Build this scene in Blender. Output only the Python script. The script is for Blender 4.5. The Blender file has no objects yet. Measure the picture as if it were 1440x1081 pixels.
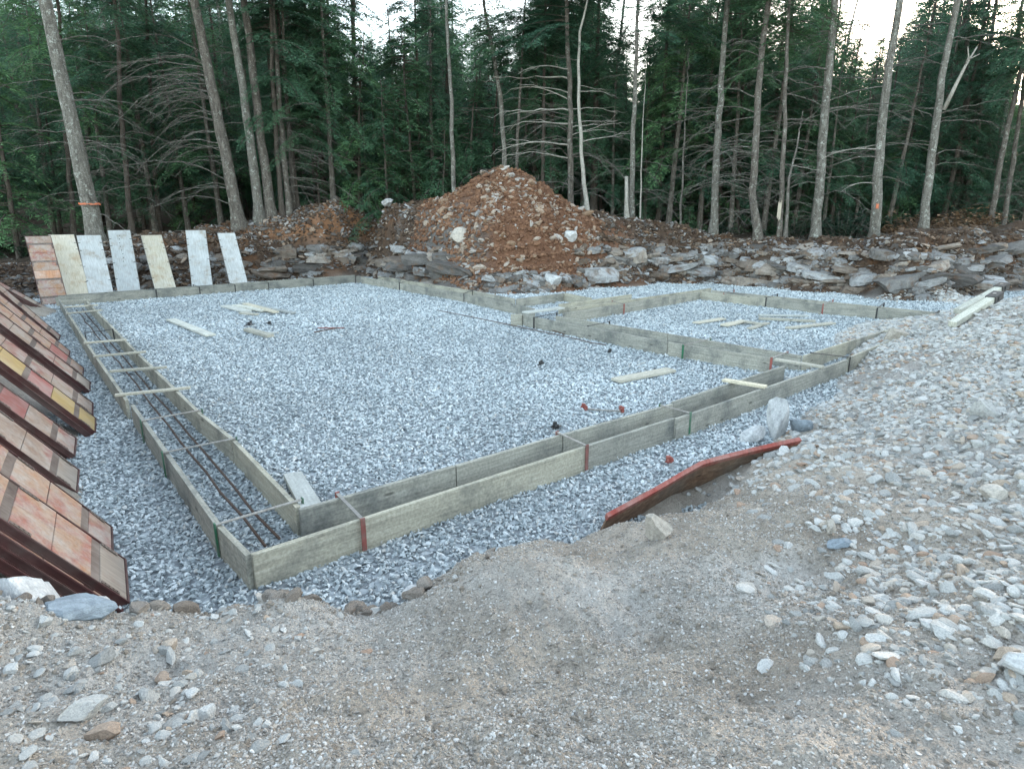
import bpy, bmesh, math, random
import numpy as np
from mathutils import Vector, Matrix, Euler
random.seed(7); rng = np.random.default_rng(7)
S = bpy.context.scene; COL = S.collection
R = math.radians

# ------------------------------------------------------------------ camera, sky, sun, exposure
EYE = 2.335; FPX = 862.0; PITCH = R(15.35)
cam = bpy.data.cameras.new('camera'); camo = bpy.data.objects.new('camera', cam); COL.objects.link(camo)
camo.location = (0, 0, EYE); camo.rotation_euler = (R(90)-PITCH, 0, 0)
cam.sensor_fit = 'HORIZONTAL'; cam.sensor_width = 36; cam.lens = FPX/1440*36; cam.clip_start = .05; cam.clip_end = 1000
S.camera = camo
SUN_EL, SUN_AZ = R(9), R(38)            # low evening sun behind the wood, ahead and to the right
W = bpy.data.worlds.new('World'); S.world = W; W.use_nodes = True
nt = W.node_tree; nt.nodes.clear()
sky = nt.nodes.new('ShaderNodeTexSky'); sky.sky_type = 'NISHITA'; sky.sun_disc = False
sky.sun_elevation = SUN_EL; sky.sun_rotation = SUN_AZ; sky.air_density = 1.0; sky.dust_density = 1.2; sky.ozone_density = 1.0
bgn = nt.nodes.new('ShaderNodeBackground'); bgn.inputs['Strength'].default_value = .15
wo = nt.nodes.new('ShaderNodeOutputWorld')
hs = nt.nodes.new('ShaderNodeHueSaturation'); hs.inputs['Hue'].default_value = .488; hs.inputs['Saturation'].default_value = .62      # sky light recoloured by hand, standing in for white balance
nt.links.new(sky.outputs[0], hs.inputs['Color']); nt.links.new(hs.outputs[0], bgn.inputs[0]); nt.links.new(bgn.outputs[0], wo.inputs[0])
sl = bpy.data.lights.new('sun', 'SUN'); sl.energy = 2.0; sl.angle = R(.5); sl.color = (1, .83, .62)
so = bpy.data.objects.new('sun', sl); COL.objects.link(so)
sd = Vector((math.sin(SUN_AZ)*math.cos(SUN_EL), math.cos(SUN_AZ)*math.cos(SUN_EL), math.sin(SUN_EL)))
so.rotation_euler = sd.to_track_quat('Z', 'Y').to_euler(); so.location = (10, 30, 40)
S.view_settings.view_transform = 'Standard'; S.view_settings.look = 'None'
S.view_settings.exposure = 3.1; S.view_settings.gamma = 1.0; S.view_settings.use_curve_mapping = False
S.render.engine = 'CYCLES'

# ------------------------------------------------------------------ placing helpers
cp, sp_ = math.cos(PITCH), math.sin(PITCH)
def ray(px, py):
    x = (px-720)/FPX; y = -(py-540.5)/FPX
    return Vector((x, cp+y*sp_, -sp_+y*cp))
def at(px, py, z=0.0):                    # photo point on the level plane z
    d = ray(px, py); t = (z-EYE)/d.z
    return Vector((d.x*t, d.y*t, z))
def atD(px, py, D):                       # photo point at distance D ahead
    d = ray(px, py); t = D/d.y
    return Vector((d.x*t, D, EYE+d.z*t))
YAW = R(-38.9)
EU = Vector((math.sin(YAW), math.cos(YAW), 0)); EV = Vector((math.cos(YAW), -math.sin(YAW), 0))

# ------------------------------------------------------------------ noise
def _h(i, j, s):
    n = (i.astype(np.int64)*374761393 + j.astype(np.int64)*668265263 + s*1442695041) & 0xFFFFFFFF
    n = ((n ^ (n >> 13))*1274126177) & 0xFFFFFFFF
    return ((n ^ (n >> 16)) & 0xFFFFFF)/16777215.0
def vnoise(x, y, s=0):
    i = np.floor(x); j = np.floor(y); u = x-i; v = y-j
    u = u*u*(3-2*u); v = v*v*(3-2*v); i = i.astype(np.int64); j = j.astype(np.int64)
    a = _h(i, j, s); b = _h(i+1, j, s); c = _h(i, j+1, s); d = _h(i+1, j+1, s)
    return (a*(1-u)+b*u)*(1-v)+(c*(1-u)+d*u)*v
def fbm(x, y, s=0, o=4):
    r = 0; a = .5
    for k in range(o):
        r = r+a*(vnoise(x, y, s+k*17)-.5); x = x*2.03+11.3; y = y*2.03+5.7; a *= .5
    return r
def smooth(a, b, x):
    t = np.clip((x-a)/(b-a), 0, 1); return t*t*(3-2*t)

# ------------------------------------------------------------------ terrain control points
CTRL = []
def c_px(lst):
    for px, py, z in lst: CTRL.append(tuple(at(px, py, z)))
c_px([(-300,1081,1.0),(0,1081,.97),(360,1081,.9),(720,1081,.86),(1080,1081,.92),(1440,1081,1.0),(1740,1081,1.0),
      (-200,960,.85),(0,960,.78),(200,960,.72),(360,960,.64),(540,960,.6),(720,960,.64),(900,960,.7),(1080,960,.76),(1260,960,.86),(1440,960,.95),
      (720,860,.54),(600,900,.52),(900,860,.54),(1080,840,.64),(1260,840,.76),(1440,840,.9),(1700,800,1.0),
      (1200,700,.55),(1300,650,.62),(1440,700,.85),(1440,560,.85),(1300,560,.52),(1440,470,.85),(1440,425,.95),(1390,440,.75),
      (1330,458,.5),(1290,480,.4),(1250,500,.32),(1190,590,.26),(1140,640,.3),(1700,600,1.05),(2000,500,1.2),(1700,430,1.2)])
crest = [(-120,835,.85),(0,848,.72),(70,858,.66),(130,872,.56),(200,862,.50),(300,866,.46),(420,856,.40),(540,860,.28),(600,834,.36),(650,798,.43),
         (740,757,.42),(860,742,.22),(930,726,.27),(1000,704,.29)]
for px, py, z in crest:
    p = at(px, py, z); CTRL.append(tuple(p))
    d = Vector((p.x, p.y, 0)).normalized(); q = p+d*(.22+z*.45)
    CTRL.append((q.x, q.y, -.1))
c_px([(1045,682,.33),(1090,655,.40),(905,716,.03),(950,702,.05),(1000,686,.08),(1130,626,.49),(1085,615,-.04),(1125,590,-.02),(1165,560,-.03),(1205,522,.0),(1218,490,.2)])
for px, py in [(170,820),(260,815),(380,815),(480,815),(560,800),(640,770),(760,712),(860,690),(960,650),(1040,630),(140,690),(120,655),(160,725),(150,610),(190,760),(1100,590),(1150,545),(230,700),(180,650),(400,600),(700,560),(1000,520),
               (160,560),(150,520),(400,470),(700,470),(1000,450),(1150,460),(1250,440),(1180,500),(110,470),(120,432),(300,412),(480,396),(600,409),(700,420),(800,424),
               (900,404),(1000,402),(1100,410),(1200,418),(1290,432),(80,430)]:
    p = at(px, py, 0); CTRL.append((p.x, p.y, -.1))
# left bank, parallel to the left form
LB0 = at(188, 820, 0)
for k in range(0, 9):
    m = LB0+EU*(k*1.75-.6)
    for off, z in ((.15,-.06),(.55,.2),(1.0,1.0),(1.5,1.7),(2.2,1.85),(3.4,1.9),(6,2.0),(14,2.1)):
        q = m-EV*off
        if q.y > 2.2 or off > 2: CTRL.append((q.x, q.y, z if k > 0 or off < 2 else min(z, 1.2)))
# far bank: toe on the gravel and top line
TOE = [(60,416),(150,409),(250,404),(350,396),(430,391),(510,386),(530,390),(555,394.5),(580,399),(605,403),(680,411),(760,411),(830,404),(920,397),(1000,396),(1080,403),(1200,411),(1290,422),(1340,416),(1390,410),(1440,404)]
TOEW = [at(px, py, 0) for px, py in TOE]
for px, D, z in ((1390,15.2,.12),(1440,15.6,.25),(1500,16.2,.4)):
    p = atD(px, 400, D); CTRL.append((p.x, p.y, z))
TOP = [(60,372,2.0,.5),(150,345,2.2,.5),(250,335,2.1,.5),(350,322,1.9,.55),(430,300,1.5,.72),(480,290,1.5,.72),(540,297,1.6,.72),(600,293,2.2,.62),(640,272,3.0,.55),(680,250,3.5,.52),(715,236,3.9,.50),(750,251,3.7,.50),(785,275,3.4,.5),
       (830,301,2.8,.55),(900,316,1.9,.72),(960,322,1.6,.74),(1080,342,1.5,.76),(1150,347,1.5,.76),(1220,347,1.6,.76),(1290,332,2.0,.7),(1370,318,2.2,.66),(1440,308,2.4,.62),(1560,300,2.6,.6)]
def toeD(px):
    return float(np.interp(px, [t[0] for t in TOE], [w.y for w in TOEW]))
PEAK = atD(715, 237, toeD(715)+4.0)
for (px, py), w in zip(TOE, TOEW): CTRL.append((w.x, w.y, -.03))
for px, py, off, mid in TOP:
    D = toeD(px); t = atD(px, py, D+off); CTRL.append(tuple(t))
    m = atD(px, py, D+off*.36); CTRL.append((m.x, m.y, t.z*(mid+.06)))
    b = atD(px, py, D+off+3.2)
    CTRL.append((b.x, b.y, min(t.z, 2.2) if px < 900 else min(t.z, 1.5)))
for x in (-60,-30,-12,0,12,30,60):
    for y, z in ((32,2.0),(45,3.2),(70,9.5),(110,19),(170,30)):
        CTRL.append((x*(1+y/90), y, z-(.5 if (x > 5 and y < 40) else 0)))
for x in (-40,-15,-4,0,4,15,40):
    for y, z in ((-2,1.0),(-8,1.0),(-40,1.2),(-150,1.5)): CTRL.append((x, y, z))
for x, y, z in ((12,4,1.2),(18,10,1.4),(22,18,1.6),(40,12,1.8),(-9,1,1.3),(-14,5,1.8),(-20,12,2.0),(-40,14,2.2),(-60,20,3),(60,20,3),(130,30,5),(-130,30,5)): CTRL.append((x, y, z))
C = np.array(CTRL); CC = .12
_d = np.sqrt((C[:,None,0]-C[None,:,0])**2+(C[:,None,1]-C[None,:,1])**2+CC*CC)
_A = np.block([[_d+np.eye(len(C))*-.02, np.ones((len(C),1))],[np.ones((1,len(C))), np.zeros((1,1))]])
_w = np.linalg.solve(_A, np.append(C[:,2], 0))
def base_h(x, y):
    o = np.empty_like(x)
    for i in range(0, len(x), 20000):
        xs = x[i:i+20000]; ys = y[i:i+20000]
        d = np.sqrt((xs[:,None]-C[None,:,0])**2+(ys[:,None]-C[None,:,1])**2+CC*CC)
        o[i:i+20000] = d@_w[:-1]+_w[-1]
    return o
toe_t = np.array([math.atan2(w.x, w.y) for w in TOEW]); toe_r = np.array([math.hypot(w.x, w.y) for w in TOEW])
def bank_amt(x, y):                       # 1 on the far bank and beyond, 0 on this side of its toe
    r = np.hypot(x, y); t = np.arctan2(x, y)
    return r-np.interp(t, toe_t, toe_r)
def height(x, y):
    x = np.asarray(x, float); y = np.asarray(y, float)
    h = base_h(x, y); b = bank_amt(x, y); far = smooth(-.3, .5, b)
    bankband = far*(1-smooth(4.2, 6.5, b))
    near = (1-far)*smooth(-.06, .12, h)
    rim = smooth(3.6, 2.4, y)*smooth(.7, .1, h)*(x < 1.5)
    u_ = x*.8+y*.6; v_ = -x*.6+y*.8
    h = h+near*(fbm(x*1.5, y*1.5, 3, 4)*.20+fbm(u_*1.1, v_*5, 4, 3)*.10*smooth(.1,.4,h)+fbm(x*9, y*9, 5, 3)*.06*smooth(0, .3, h)+fbm(x*31, y*31, 7, 2)*.016*smooth(0, .2, h)+rim*(np.abs(fbm(x*4.5, y*4.5, 6, 4))*.30-.03))
    h = h+bankband*(fbm(x*1.1, y*1.1, 9, 5)*.55+fbm(x*4, y*4, 12, 4)*.30+np.abs(fbm(x*9, y*9, 14, 3))*.22)
    pk = smooth(3.2, 1.6, np.hypot((x-PEAK.x)*.9, (y-PEAK.y)*.6)); h = h+pk*bankband*(np.abs(fbm(x*1.6, y*1.1, 15, 4))*.55-.10+fbm(x*6, y*6, 16, 3)*.16)
    q = .34+.05*np.sin(x*.7)              # broken ledge steps across the bank face
    step = np.floor(h/q+fbm(x*.9, y*.9, 31, 3)*1.4); fr = h/q-np.floor(h/q)
    led = bankband*(1-smooth(1.5, 2.0, h))*smooth(.1, .4, h)*(.5+.5*smooth(-.1, .1, fbm(x*.5, y*.5, 44, 2)))
    h = h+led*(smooth(.55, .95, fr)-fr)*q*.8
    h = h+smooth(4, 7, b)*fbm(x*.5, y*.5, 21, 4)*.5
    return h
def gz(x, y): return float(height(np.array([x]), np.array([y]))[0])

# ------------------------------------------------------------------ mesh helpers
def tag(o, label=None, cat=None, group=None, kind=None):
    if label: o['label'] = label
    if cat: o['category'] = cat
    if group: o['group'] = group
    if kind: o['kind'] = kind
    return o
def link(name, me, parent=None, loc=None, rot=None):
    o = bpy.data.objects.new(name, me); COL.objects.link(o)
    if parent: o.parent = parent
    if loc is not None: o.location = loc
    if rot is not None: o.rotation_euler = rot
    return o
def empty(name, loc=(0,0,0), mat=None):
    o = bpy.data.objects.new(name, None); COL.objects.link(o); o.empty_display_size = .2
    if mat is not None: o.matrix_world = mat
    else: o.location = loc
    return o
def mesh_np(name, v, f, mats, smooth_=False, midx=None):
    v = np.asarray(v, np.float32); f = np.asarray(f, np.int32); me = bpy.data.meshes.new(name)
    n = f.shape[1]; me.vertices.add(len(v)); me.vertices.foreach_set('co', v.ravel())
    me.loops.add(f.size); me.loops.foreach_set('vertex_index', f.ravel())
    me.polygons.add(len(f)); me.polygons.foreach_set('loop_start', np.arange(0, f.size, n, dtype=np.int32))
    me.polygons.foreach_set('loop_total', np.full(len(f), n, np.int32))
    me.polygons.foreach_set('use_smooth', np.full(len(f), smooth_))
    for m in (mats if isinstance(mats, (list, tuple)) else [mats]): me.materials.append(m)
    if midx is not None: me.polygons.foreach_set('material_index', np.asarray(midx, np.int32))
    me.update(calc_edges=True); me.validate(); return me
BOXF = [(0,3,2,1),(4,5,6,7),(0,1,5,4),(1,2,6,5),(2,3,7,6),(3,0,4,7)]
class MB:
    def __init__(s): s.v = []; s.f = []
    def box(s, x0, x1, y0, y1, z0, z1):
        n = len(s.v); s.v += [(x0,y0,z0),(x1,y0,z0),(x1,y1,z0),(x0,y1,z0),(x0,y0,z1),(x1,y0,z1),(x1,y1,z1),(x0,y1,z1)]
        s.f += [tuple(n+i for i in q) for q in BOXF]; return s
    def tube(s, pts, rad, k=6):
        n0 = len(s.v); P = [Vector(p) for p in pts]; m = len(P); up = Vector((.31,.2,.93))
        for i, p in enumerate(P):
            t = (P[min(i+1,m-1)]-P[max(i-1,0)]).normalized()
            a = t.cross(up); a = a.normalized() if a.length > 1e-3 else Vector((1,0,0)); b = t.cross(a)
            r = rad[i] if hasattr(rad, '__len__') else rad
            for j in range(k):
                an = 2*math.pi*j/k; s.v.append(tuple(p+(a*math.cos(an)+b*math.sin(an))*r))
        for i in range(m-1):
            for j in range(k):
                a0 = n0+i*k+j; a1 = n0+i*k+(j+1)%k; s.f.append((a0, a1, a1+k, a0+k))
        s.f.append(tuple(n0+j for j in range(k))[::-1]); s.f.append(tuple(n0+(m-1)*k+j for j in range(k)))
        return s
    def mesh(s, name, mat, smooth_=False, bevel=0):
        me = bpy.data.meshes.new(name); me.from_pydata([tuple(v) for v in s.v], [], s.f); me.materials.append(mat)
        if bevel:
            bm = bmesh.new(); bm.from_mesh(me)
            bmesh.ops.bevel(bm, geom=list(bm.edges), offset=bevel, segments=1, affect='EDGES'); bm.to_mesh(me); bm.free()
        if smooth_: me.polygons.foreach_set('use_smooth', [True]*len(me.polygons))
        me.update(); return me
    def obj(s, name, mat, parent=None, smooth_=False, bevel=0): return link(name, s.mesh(name, mat, smooth_, bevel), parent)

# ------------------------------------------------------------------ materials
def mat(name, rough=.85, metal=0):
    m = bpy.data.materials.new(name); m.use_nodes = True; b = m.node_tree.nodes['Principled BSDF']
    b.inputs['Roughness'].default_value = rough; b.inputs['Metallic'].default_value = metal; b.inputs['Specular IOR Level'].default_value = .3
    return m, m.node_tree, b
def N(t, typ, **k):
    n = t.nodes.new(typ)
    for a, v in k.items():
        if a in n.inputs: n.inputs[a].default_value = v
        else: setattr(n, a, v)
    return n
def noise(t, vec, scale, detail=4, rough=.6):
    n = N(t, 'ShaderNodeTexNoise'); n.inputs['Scale'].default_value = scale; n.inputs['Detail'].default_value = detail; n.inputs['Roughness'].default_value = rough
    if vec is not None: t.links.new(vec, n.inputs['Vector'])
    return n.outputs['Fac']
def ramp(t, fac, stops):
    r = N(t, 'ShaderNodeValToRGB'); e = r.color_ramp.elements
    while len(e) < len(stops): e.new(.5)
    for el, (p, c) in zip(e, stops): el.position = p; el.color = (*c, 1)
    t.links.new(fac, r.inputs[0]); return r.outputs[0]
def mix(t, fac, a, b, typ='MIX'):
    m = N(t, 'ShaderNodeMix', data_type='RGBA', blend_type=typ)
    for s, v in ((m.inputs[0], fac), (m.inputs[6], a), (m.inputs[7], b)):
        if hasattr(v, 'is_linked'): t.links.new(v, s)
        elif isinstance(v, (int, float)): s.default_value = v
        else: s.default_value = (*v, 1)
    return m.outputs[2]
def mathn(t, op, a, b=0.0):
    m = N(t, 'ShaderNodeMath', operation=op)
    for s, v in ((m.inputs[0], a), (m.inputs[1], b)):
        if hasattr(v, 'is_linked'): t.links.new(v, s)
        else: s.default_value = v
    return m.outputs[0]
def bump(t, b, h, strength, dist):
    n = N(t, 'ShaderNodeBump'); n.inputs['Strength'].default_value = strength; n.inputs['Distance'].default_value = dist
    t.links.new(h, n.inputs['Height']); t.links.new(n.outputs[0], b.inputs['Normal'])
def coords(t, jitter=True, scale=(1,1,1)):
    tc = N(t, 'ShaderNodeTexCoord'); mp = N(t, 'ShaderNodeMapping'); mp.inputs['Scale'].default_value = scale
    oi = N(t, 'ShaderNodeObjectInfo')
    t.links.new(tc.outputs['Object'], mp.inputs[0])
    if jitter:
        mu = N(t, 'ShaderNodeVectorMath', operation='SCALE'); mu.inputs[0].default_value = (37, 53, 71)
        t.links.new(oi.outputs['Random'], mu.inputs['Scale']); t.links.new(mu.outputs[0], mp.inputs['Location'])
    return mp.outputs[0], oi.outputs['Random']

def rock_mat(name, stops, nscale=6, bstr=.5, bd=.02, stain=None, tone=False):
    m, t, b = mat(name, .88); v, r = coords(t)
    c = ramp(t, r, stops); n1 = noise(t, v, nscale, 6, .65); n2 = noise(t, v, nscale*5, 4, .7)
    c = mix(t, 1.0, c, ramp(t, n1, [(.25,(.55,.55,.56)),(.5,(1,1,1)),(.78,(1.35,1.33,1.3))]), 'MULTIPLY')
    c = mix(t, 1.0, c, ramp(t, n2, [(.3,(.75,.75,.75)),(.6,(1.1,1.1,1.1))]), 'MULTIPLY')
    if stain: c = mix(t, ramp(t, noise(t, v, nscale*.6, 3), [(.52,(0,0,0)),(.7,(.8,.8,.8))]), c, stain)
    if tone:
        ta = N(t, 'ShaderNodeAttribute', attribute_name='tone', attribute_type='INSTANCER'); c = mix(t, 1.0, c, ta.outputs['Color'], 'MULTIPLY')
    t.links.new(c, b.inputs['Base Color']); bump(t, b, mathn(t, 'ADD', n1, n2), bstr, bd); return m
M_gravel = rock_mat('crushed_stone', [(0,(.20,.23,.245)),(.35,(.385,.425,.44)),(.7,(.51,.55,.565)),(.93,(.63,.665,.675)),(1,(.47,.45,.42))], 20, .4, .004, tone=True)
M_rubble = rock_mat('pale_rubble_stone', [(0,(.25,.25,.24)),(.35,(.41,.405,.385)),(.68,(.53,.525,.505)),(.84,(.47,.43,.38)),(.94,(.40,.32,.25)),(1,(.33,.23,.17))], 7, .5, .01)
M_pebble = rock_mat('dirt_pebbles', [(0,(.2,.18,.16)),(.5,(.31,.285,.255)),(.85,(.43,.41,.385)),(1,(.58,.57,.55))], 20, .3, .003)
M_tanrock = rock_mat('tan_rock', [(0,(.26,.17,.11)),(.35,(.36,.27,.20)),(.65,(.43,.36,.30)),(.85,(.36,.34,.32)),(1,(.50,.46,.42))], 5, .7, .03, (.22,.11,.06))
M_ledge = rock_mat('grey_ledge_stone', [(0,(.10,.09,.082)),(.35,(.18,.17,.16)),(.7,(.29,.285,.28)),(1,(.46,.46,.46))], 4, .8, .04, (.15,.09,.055))

M_ledge2 = rock_mat('brown_ledge_stone', [(0,(.15,.115,.09)),(.5,(.24,.20,.165)),(1,(.34,.30,.26))], 4, .8, .04, (.17,.09,.05))
def m_ground():
    m, t, b = mat('soil', .95); at_ = N(t, 'ShaderNodeAttribute', attribute_name='soil')
    tc = N(t, 'ShaderNodeTexCoord'); v = tc.outputs['Object']
    n1 = noise(t, v, 2.2, 6, .65); n2 = noise(t, v, 22, 6, .75); n3 = noise(t, v, 110, 3, .7)
    c = mix(t, 1.0, at_.outputs['Color'], ramp(t, n1, [(.3,(.74,.72,.7)),(.5,(1,1,1)),(.72,(1.22,1.23,1.25))]), 'MULTIPLY')
    c = mix(t, 1.0, c, ramp(t, n2, [(.3,(.80,.79,.78)),(.5,(1,1,1)),(.75,(1.22,1.22,1.23))]), 'MULTIPLY')
    c = mix(t, 1.0, c, ramp(t, n3, [(.32,(.78,.78,.78)),(.5,(1,1,1)),(.68,(1.22,1.22,1.22))]), 'MULTIPLY')
    vo = N(t, 'ShaderNodeTexVoronoi'); vo.inputs['Scale'].default_value = 70; t.links.new(v, vo.inputs['Vector'])
    t.links.new(c, b.inputs['Base Color'])
    hh = mathn(t, 'ADD', mathn(t, 'MULTIPLY', n2, 2.5), mathn(t, 'ADD', mathn(t, 'MULTIPLY', n3, .7), mathn(t, 'MULTIPLY', vo.outputs['Distance'], -.6)))
    bump(t, b, hh, .9, .022); return m
M_ground = m_ground()

def wood_mat(name, c0, c1, c2, grain=38, stain=.5, rough=.8, stain_c=(.16,.16,.14)):
    m, t, b = mat(name, rough); v, r = coords(t, True, (1.2, grain, grain))
    g = noise(t, v, 1.6, 5, .6); c = ramp(t, g, [(.28,c0),(.5,c1),(.75,c2)])
    v2, _ = coords(t); s = noise(t, v2, 2.3, 5, .65)
    c = mix(t, ramp(t, s, [(.47,(0,0,0)),(.68,(stain,)*3)]), c, stain_c)
    f = noise(t, v2, 45, 3, .6); c = mix(t, 1.0, c, ramp(t, f, [(.3,(.74,.74,.74)),(.65,(1.14,1.14,1.14))]), 'MULTIPLY')
    kv, _ = coords(t, True, (2.2, 7, 7)); kn = N(t, 'ShaderNodeTexVoronoi'); kn.inputs['Scale'].default_value = 1.0; t.links.new(kv, kn.inputs['Vector'])
    c = mix(t, ramp(t, kn.outputs['Distance'], [(.07,(.8,.8,.8)),(.13,(0,0,0))]), c, tuple(q*.35 for q in c0))      # knots
    c = mix(t, 1.0, c, ramp(t, r, [(0,(.74,.76,.78)),(.5,(1,1,1)),(1,(1.22,1.18,1.08))]), 'MULTIPLY')
    t.links.new(c, b.inputs['Base Color']); bump(t, b, g, .35, .004); return m
M_form = wood_mat('weathered_form_lumber', (.235,.225,.19), (.335,.32,.27), (.43,.415,.36), 30, .75, .85, (.12,.125,.12))
M_stick = wood_mat('pale_lumber', (.40,.36,.29), (.52,.48,.39), (.62,.58,.48), 40, .2)
M_grayplank = wood_mat('bleached_plank', (.42,.42,.38), (.53,.53,.49), (.63,.63,.58), 30, .25)
M_beam = wood_mat('beam_timber', (.36,.36,.30), (.50,.49,.42), (.60,.59,.52), 20, .35)

def paint_mat(name, col, wear=(.16,.13,.11), amt=.5, rough=.6, dust=(.42,.40,.38), dust_amt=.35, ns=5):
    m, t, b = mat(name, rough); v, r = coords(t)
    n1 = noise(t, v, ns, 6, .7); n2 = noise(t, v, ns*.55, 4, .6)
    c = mix(t, ramp(t, n1, [(.5,(0,0,0)),(.68,(amt,)*3)]), col, wear)
    c = mix(t, ramp(t, n2, [(.42,(0,0,0)),(.68,(dust_amt,)*3)]), c, dust)
    c = mix(t, 1.0, c, ramp(t, r, [(0,(.85,.85,.85)),(1,(1.15,1.12,1.1))]), 'MULTIPLY')
    sv, _ = coords(t, True, (28, 2.2, 2)); sn = noise(t, sv, 2, 4, .6)
    c = mix(t, 1.0, c, ramp(t, sn, [(.3,(.78,.76,.75)),(.62,(1.12,1.12,1.12))]), 'MULTIPLY')
    t.links.new(c, b.inputs['Base Color']); bump(t, b, n1, .3, .003); return m
M_ply_pale = paint_mat('pale_coated_plywood', (.40,.42,.415), (.27,.23,.175), .85, .6, (.52,.54,.54), .6, 3.5)
M_ply_cream = paint_mat('cream_coated_plywood', (.42,.39,.31), (.32,.24,.155), .75, .6, (.50,.50,.46), .5, 3.5)
M_orange = paint_mat('orange_panel_board', (.40,.215,.125), (.36,.27,.21), .7, .75, (.46,.41,.37), .7)
M_tanply = paint_mat('tan_panel_board', (.35,.25,.18), (.33,.20,.15), .6, .75, (.44,.40,.37), .7)
M_yellow = paint_mat('yellow_panel_board', (.36,.26,.11), (.30,.19,.11), .6, .75, (.36,.31,.26), .45)
M_pink = paint_mat('faded_red_panel_board', (.28,.105,.09), (.28,.18,.155), .75, .75, (.35,.29,.27), .7)
M_greyply = paint_mat('dusty_panel_board', (.28,.235,.195), (.22,.15,.115), .6, .75, (.34,.31,.28), .5)
M_maroon = paint_mat('maroon_steel', (.075,.03,.028), (.06,.04,.034), .7, .65, (.17,.14,.125), .45)
M_steel = paint_mat('dusty_steel', (.26,.25,.23), (.16,.11,.09), .6, .55, (.34,.33,.31), .5)
M_red = paint_mat('red_paint', (.24,.04,.032), (.17,.07,.055), .7, .6, (.30,.19,.17), .45, 9)
M_redfade = paint_mat('faded_red_edge_paint', (.25,.055,.042), (.20,.09,.07), .7, .7, (.32,.20,.17), .6, 11)
M_green = paint_mat('green_paint', (.025,.12,.06), (.10,.11,.085), .6, .6, (.2,.23,.21), .4, 9)
M_barsteel = paint_mat('rusty_crossbar_steel', (.13,.10,.085), (.07,.045,.035), .7, .7, (.26,.23,.205), .5, 9)
M_dark = paint_mat('dark_metal', (.035,.035,.035), (.06,.045,.04), .5, .5, (.1,.1,.1), .2)
M_pinkrust = paint_mat('faded_red_steel', (.26,.075,.06), (.12,.07,.055), .7, .7, (.28,.22,.2), .4, 12)
M_rebar = paint_mat('rusty_rebar', (.085,.055,.042), (.05,.035,.03), .6, .8, (.14,.1,.08), .3, 20)
M_redwood = wood_mat('brown_plywood_underside', (.11,.06,.04), (.21,.125,.08), (.33,.23,.155), 14, .5)

def bark_mat(name, c0, c1, c2, lichen=.6, lc=(.36,.38,.34)):
    m, t, b = mat(name, .95); v, r = coords(t, True, (5, 5, 1.2)); v2, _ = coords(t)
    n = noise(t, v, 2.4, 6, .7); c = ramp(t, n, [(.3,c0),(.5,c1),(.7,c2)])
    l = noise(t, v2, 6.5, 6, .72); c = mix(t, ramp(t, l, [(.54,(0,0,0)),(.66,(lichen,)*3)]), c, lc)
    f = noise(t, v2, 26, 4, .7); c = mix(t, 1.0, c, ramp(t, f, [(.3,(.6,.6,.6)),(.65,(1.25,1.25,1.25))]), 'MULTIPLY')
    t.links.new(c, b.inputs['Base Color']); bump(t, b, mathn(t, 'ADD', n, f), .9, .03); return m
M_bark = bark_mat('grey_bark', (.06,.05,.042), (.12,.105,.09), (.20,.18,.155), .65, (.33,.34,.30))
M_barkpale = bark_mat('pale_lichen_bark', (.08,.07,.06), (.16,.15,.13), (.25,.24,.215), .8, (.40,.42,.38))
M_barkdark = bark_mat('dark_bark', (.045,.037,.03), (.085,.07,.058), (.13,.11,.095), .3, (.2,.21,.19))
M_bare = bark_mat('bleached_dead_wood', (.25,.23,.2), (.36,.34,.30), (.46,.44,.40), .3)
M_twig = bark_mat('dead_branch_wood', (.07,.062,.054), (.125,.114,.10), (.22,.20,.18), .5)
def leaf_mat(name, c0, c1):
    m, t, b = mat(name, .55); g = N(t, 'ShaderNodeNewGeometry'); oi = N(t, 'ShaderNodeObjectInfo')
    c = ramp(t, g.outputs['Random Per Island'], [(0,c0),(.75,c1),(1,tuple(k*1.5 for k in c1))])
    c = mix(t, 1.0, c, ramp(t, oi.outputs['Random'], [(0,(.72,.8,.85)),(.5,(1,1,1)),(1,(1.25,1.2,.95))]), 'MULTIPLY')
    t.links.new(c, b.inputs['Base Color'])
    tr = N(t, 'ShaderNodeBsdfTranslucent'); t.links.new(c, tr.inputs[0]); ms = N(t, 'ShaderNodeMixShader'); ms.inputs[0].default_value = .35
    t.links.new(b.outputs[0], ms.inputs[1]); t.links.new(tr.outputs[0], ms.inputs[2])
    t.links.new(ms.outputs[0], t.nodes['Material Output'].inputs[0]); return m
M_leaf = leaf_mat('hemlock_needles', (.034,.082,.05), (.07,.15,.086))
M_leaf2 = leaf_mat('pale_hemlock_needles', (.05,.11,.055), (.085,.175,.09))
M_shrub = leaf_mat('shrub_leaves', (.03,.06,.04), (.06,.11,.07))
M_deadleaf = leaf_mat('dead_leaves', (.14,.085,.05), (.26,.175,.12))

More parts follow.
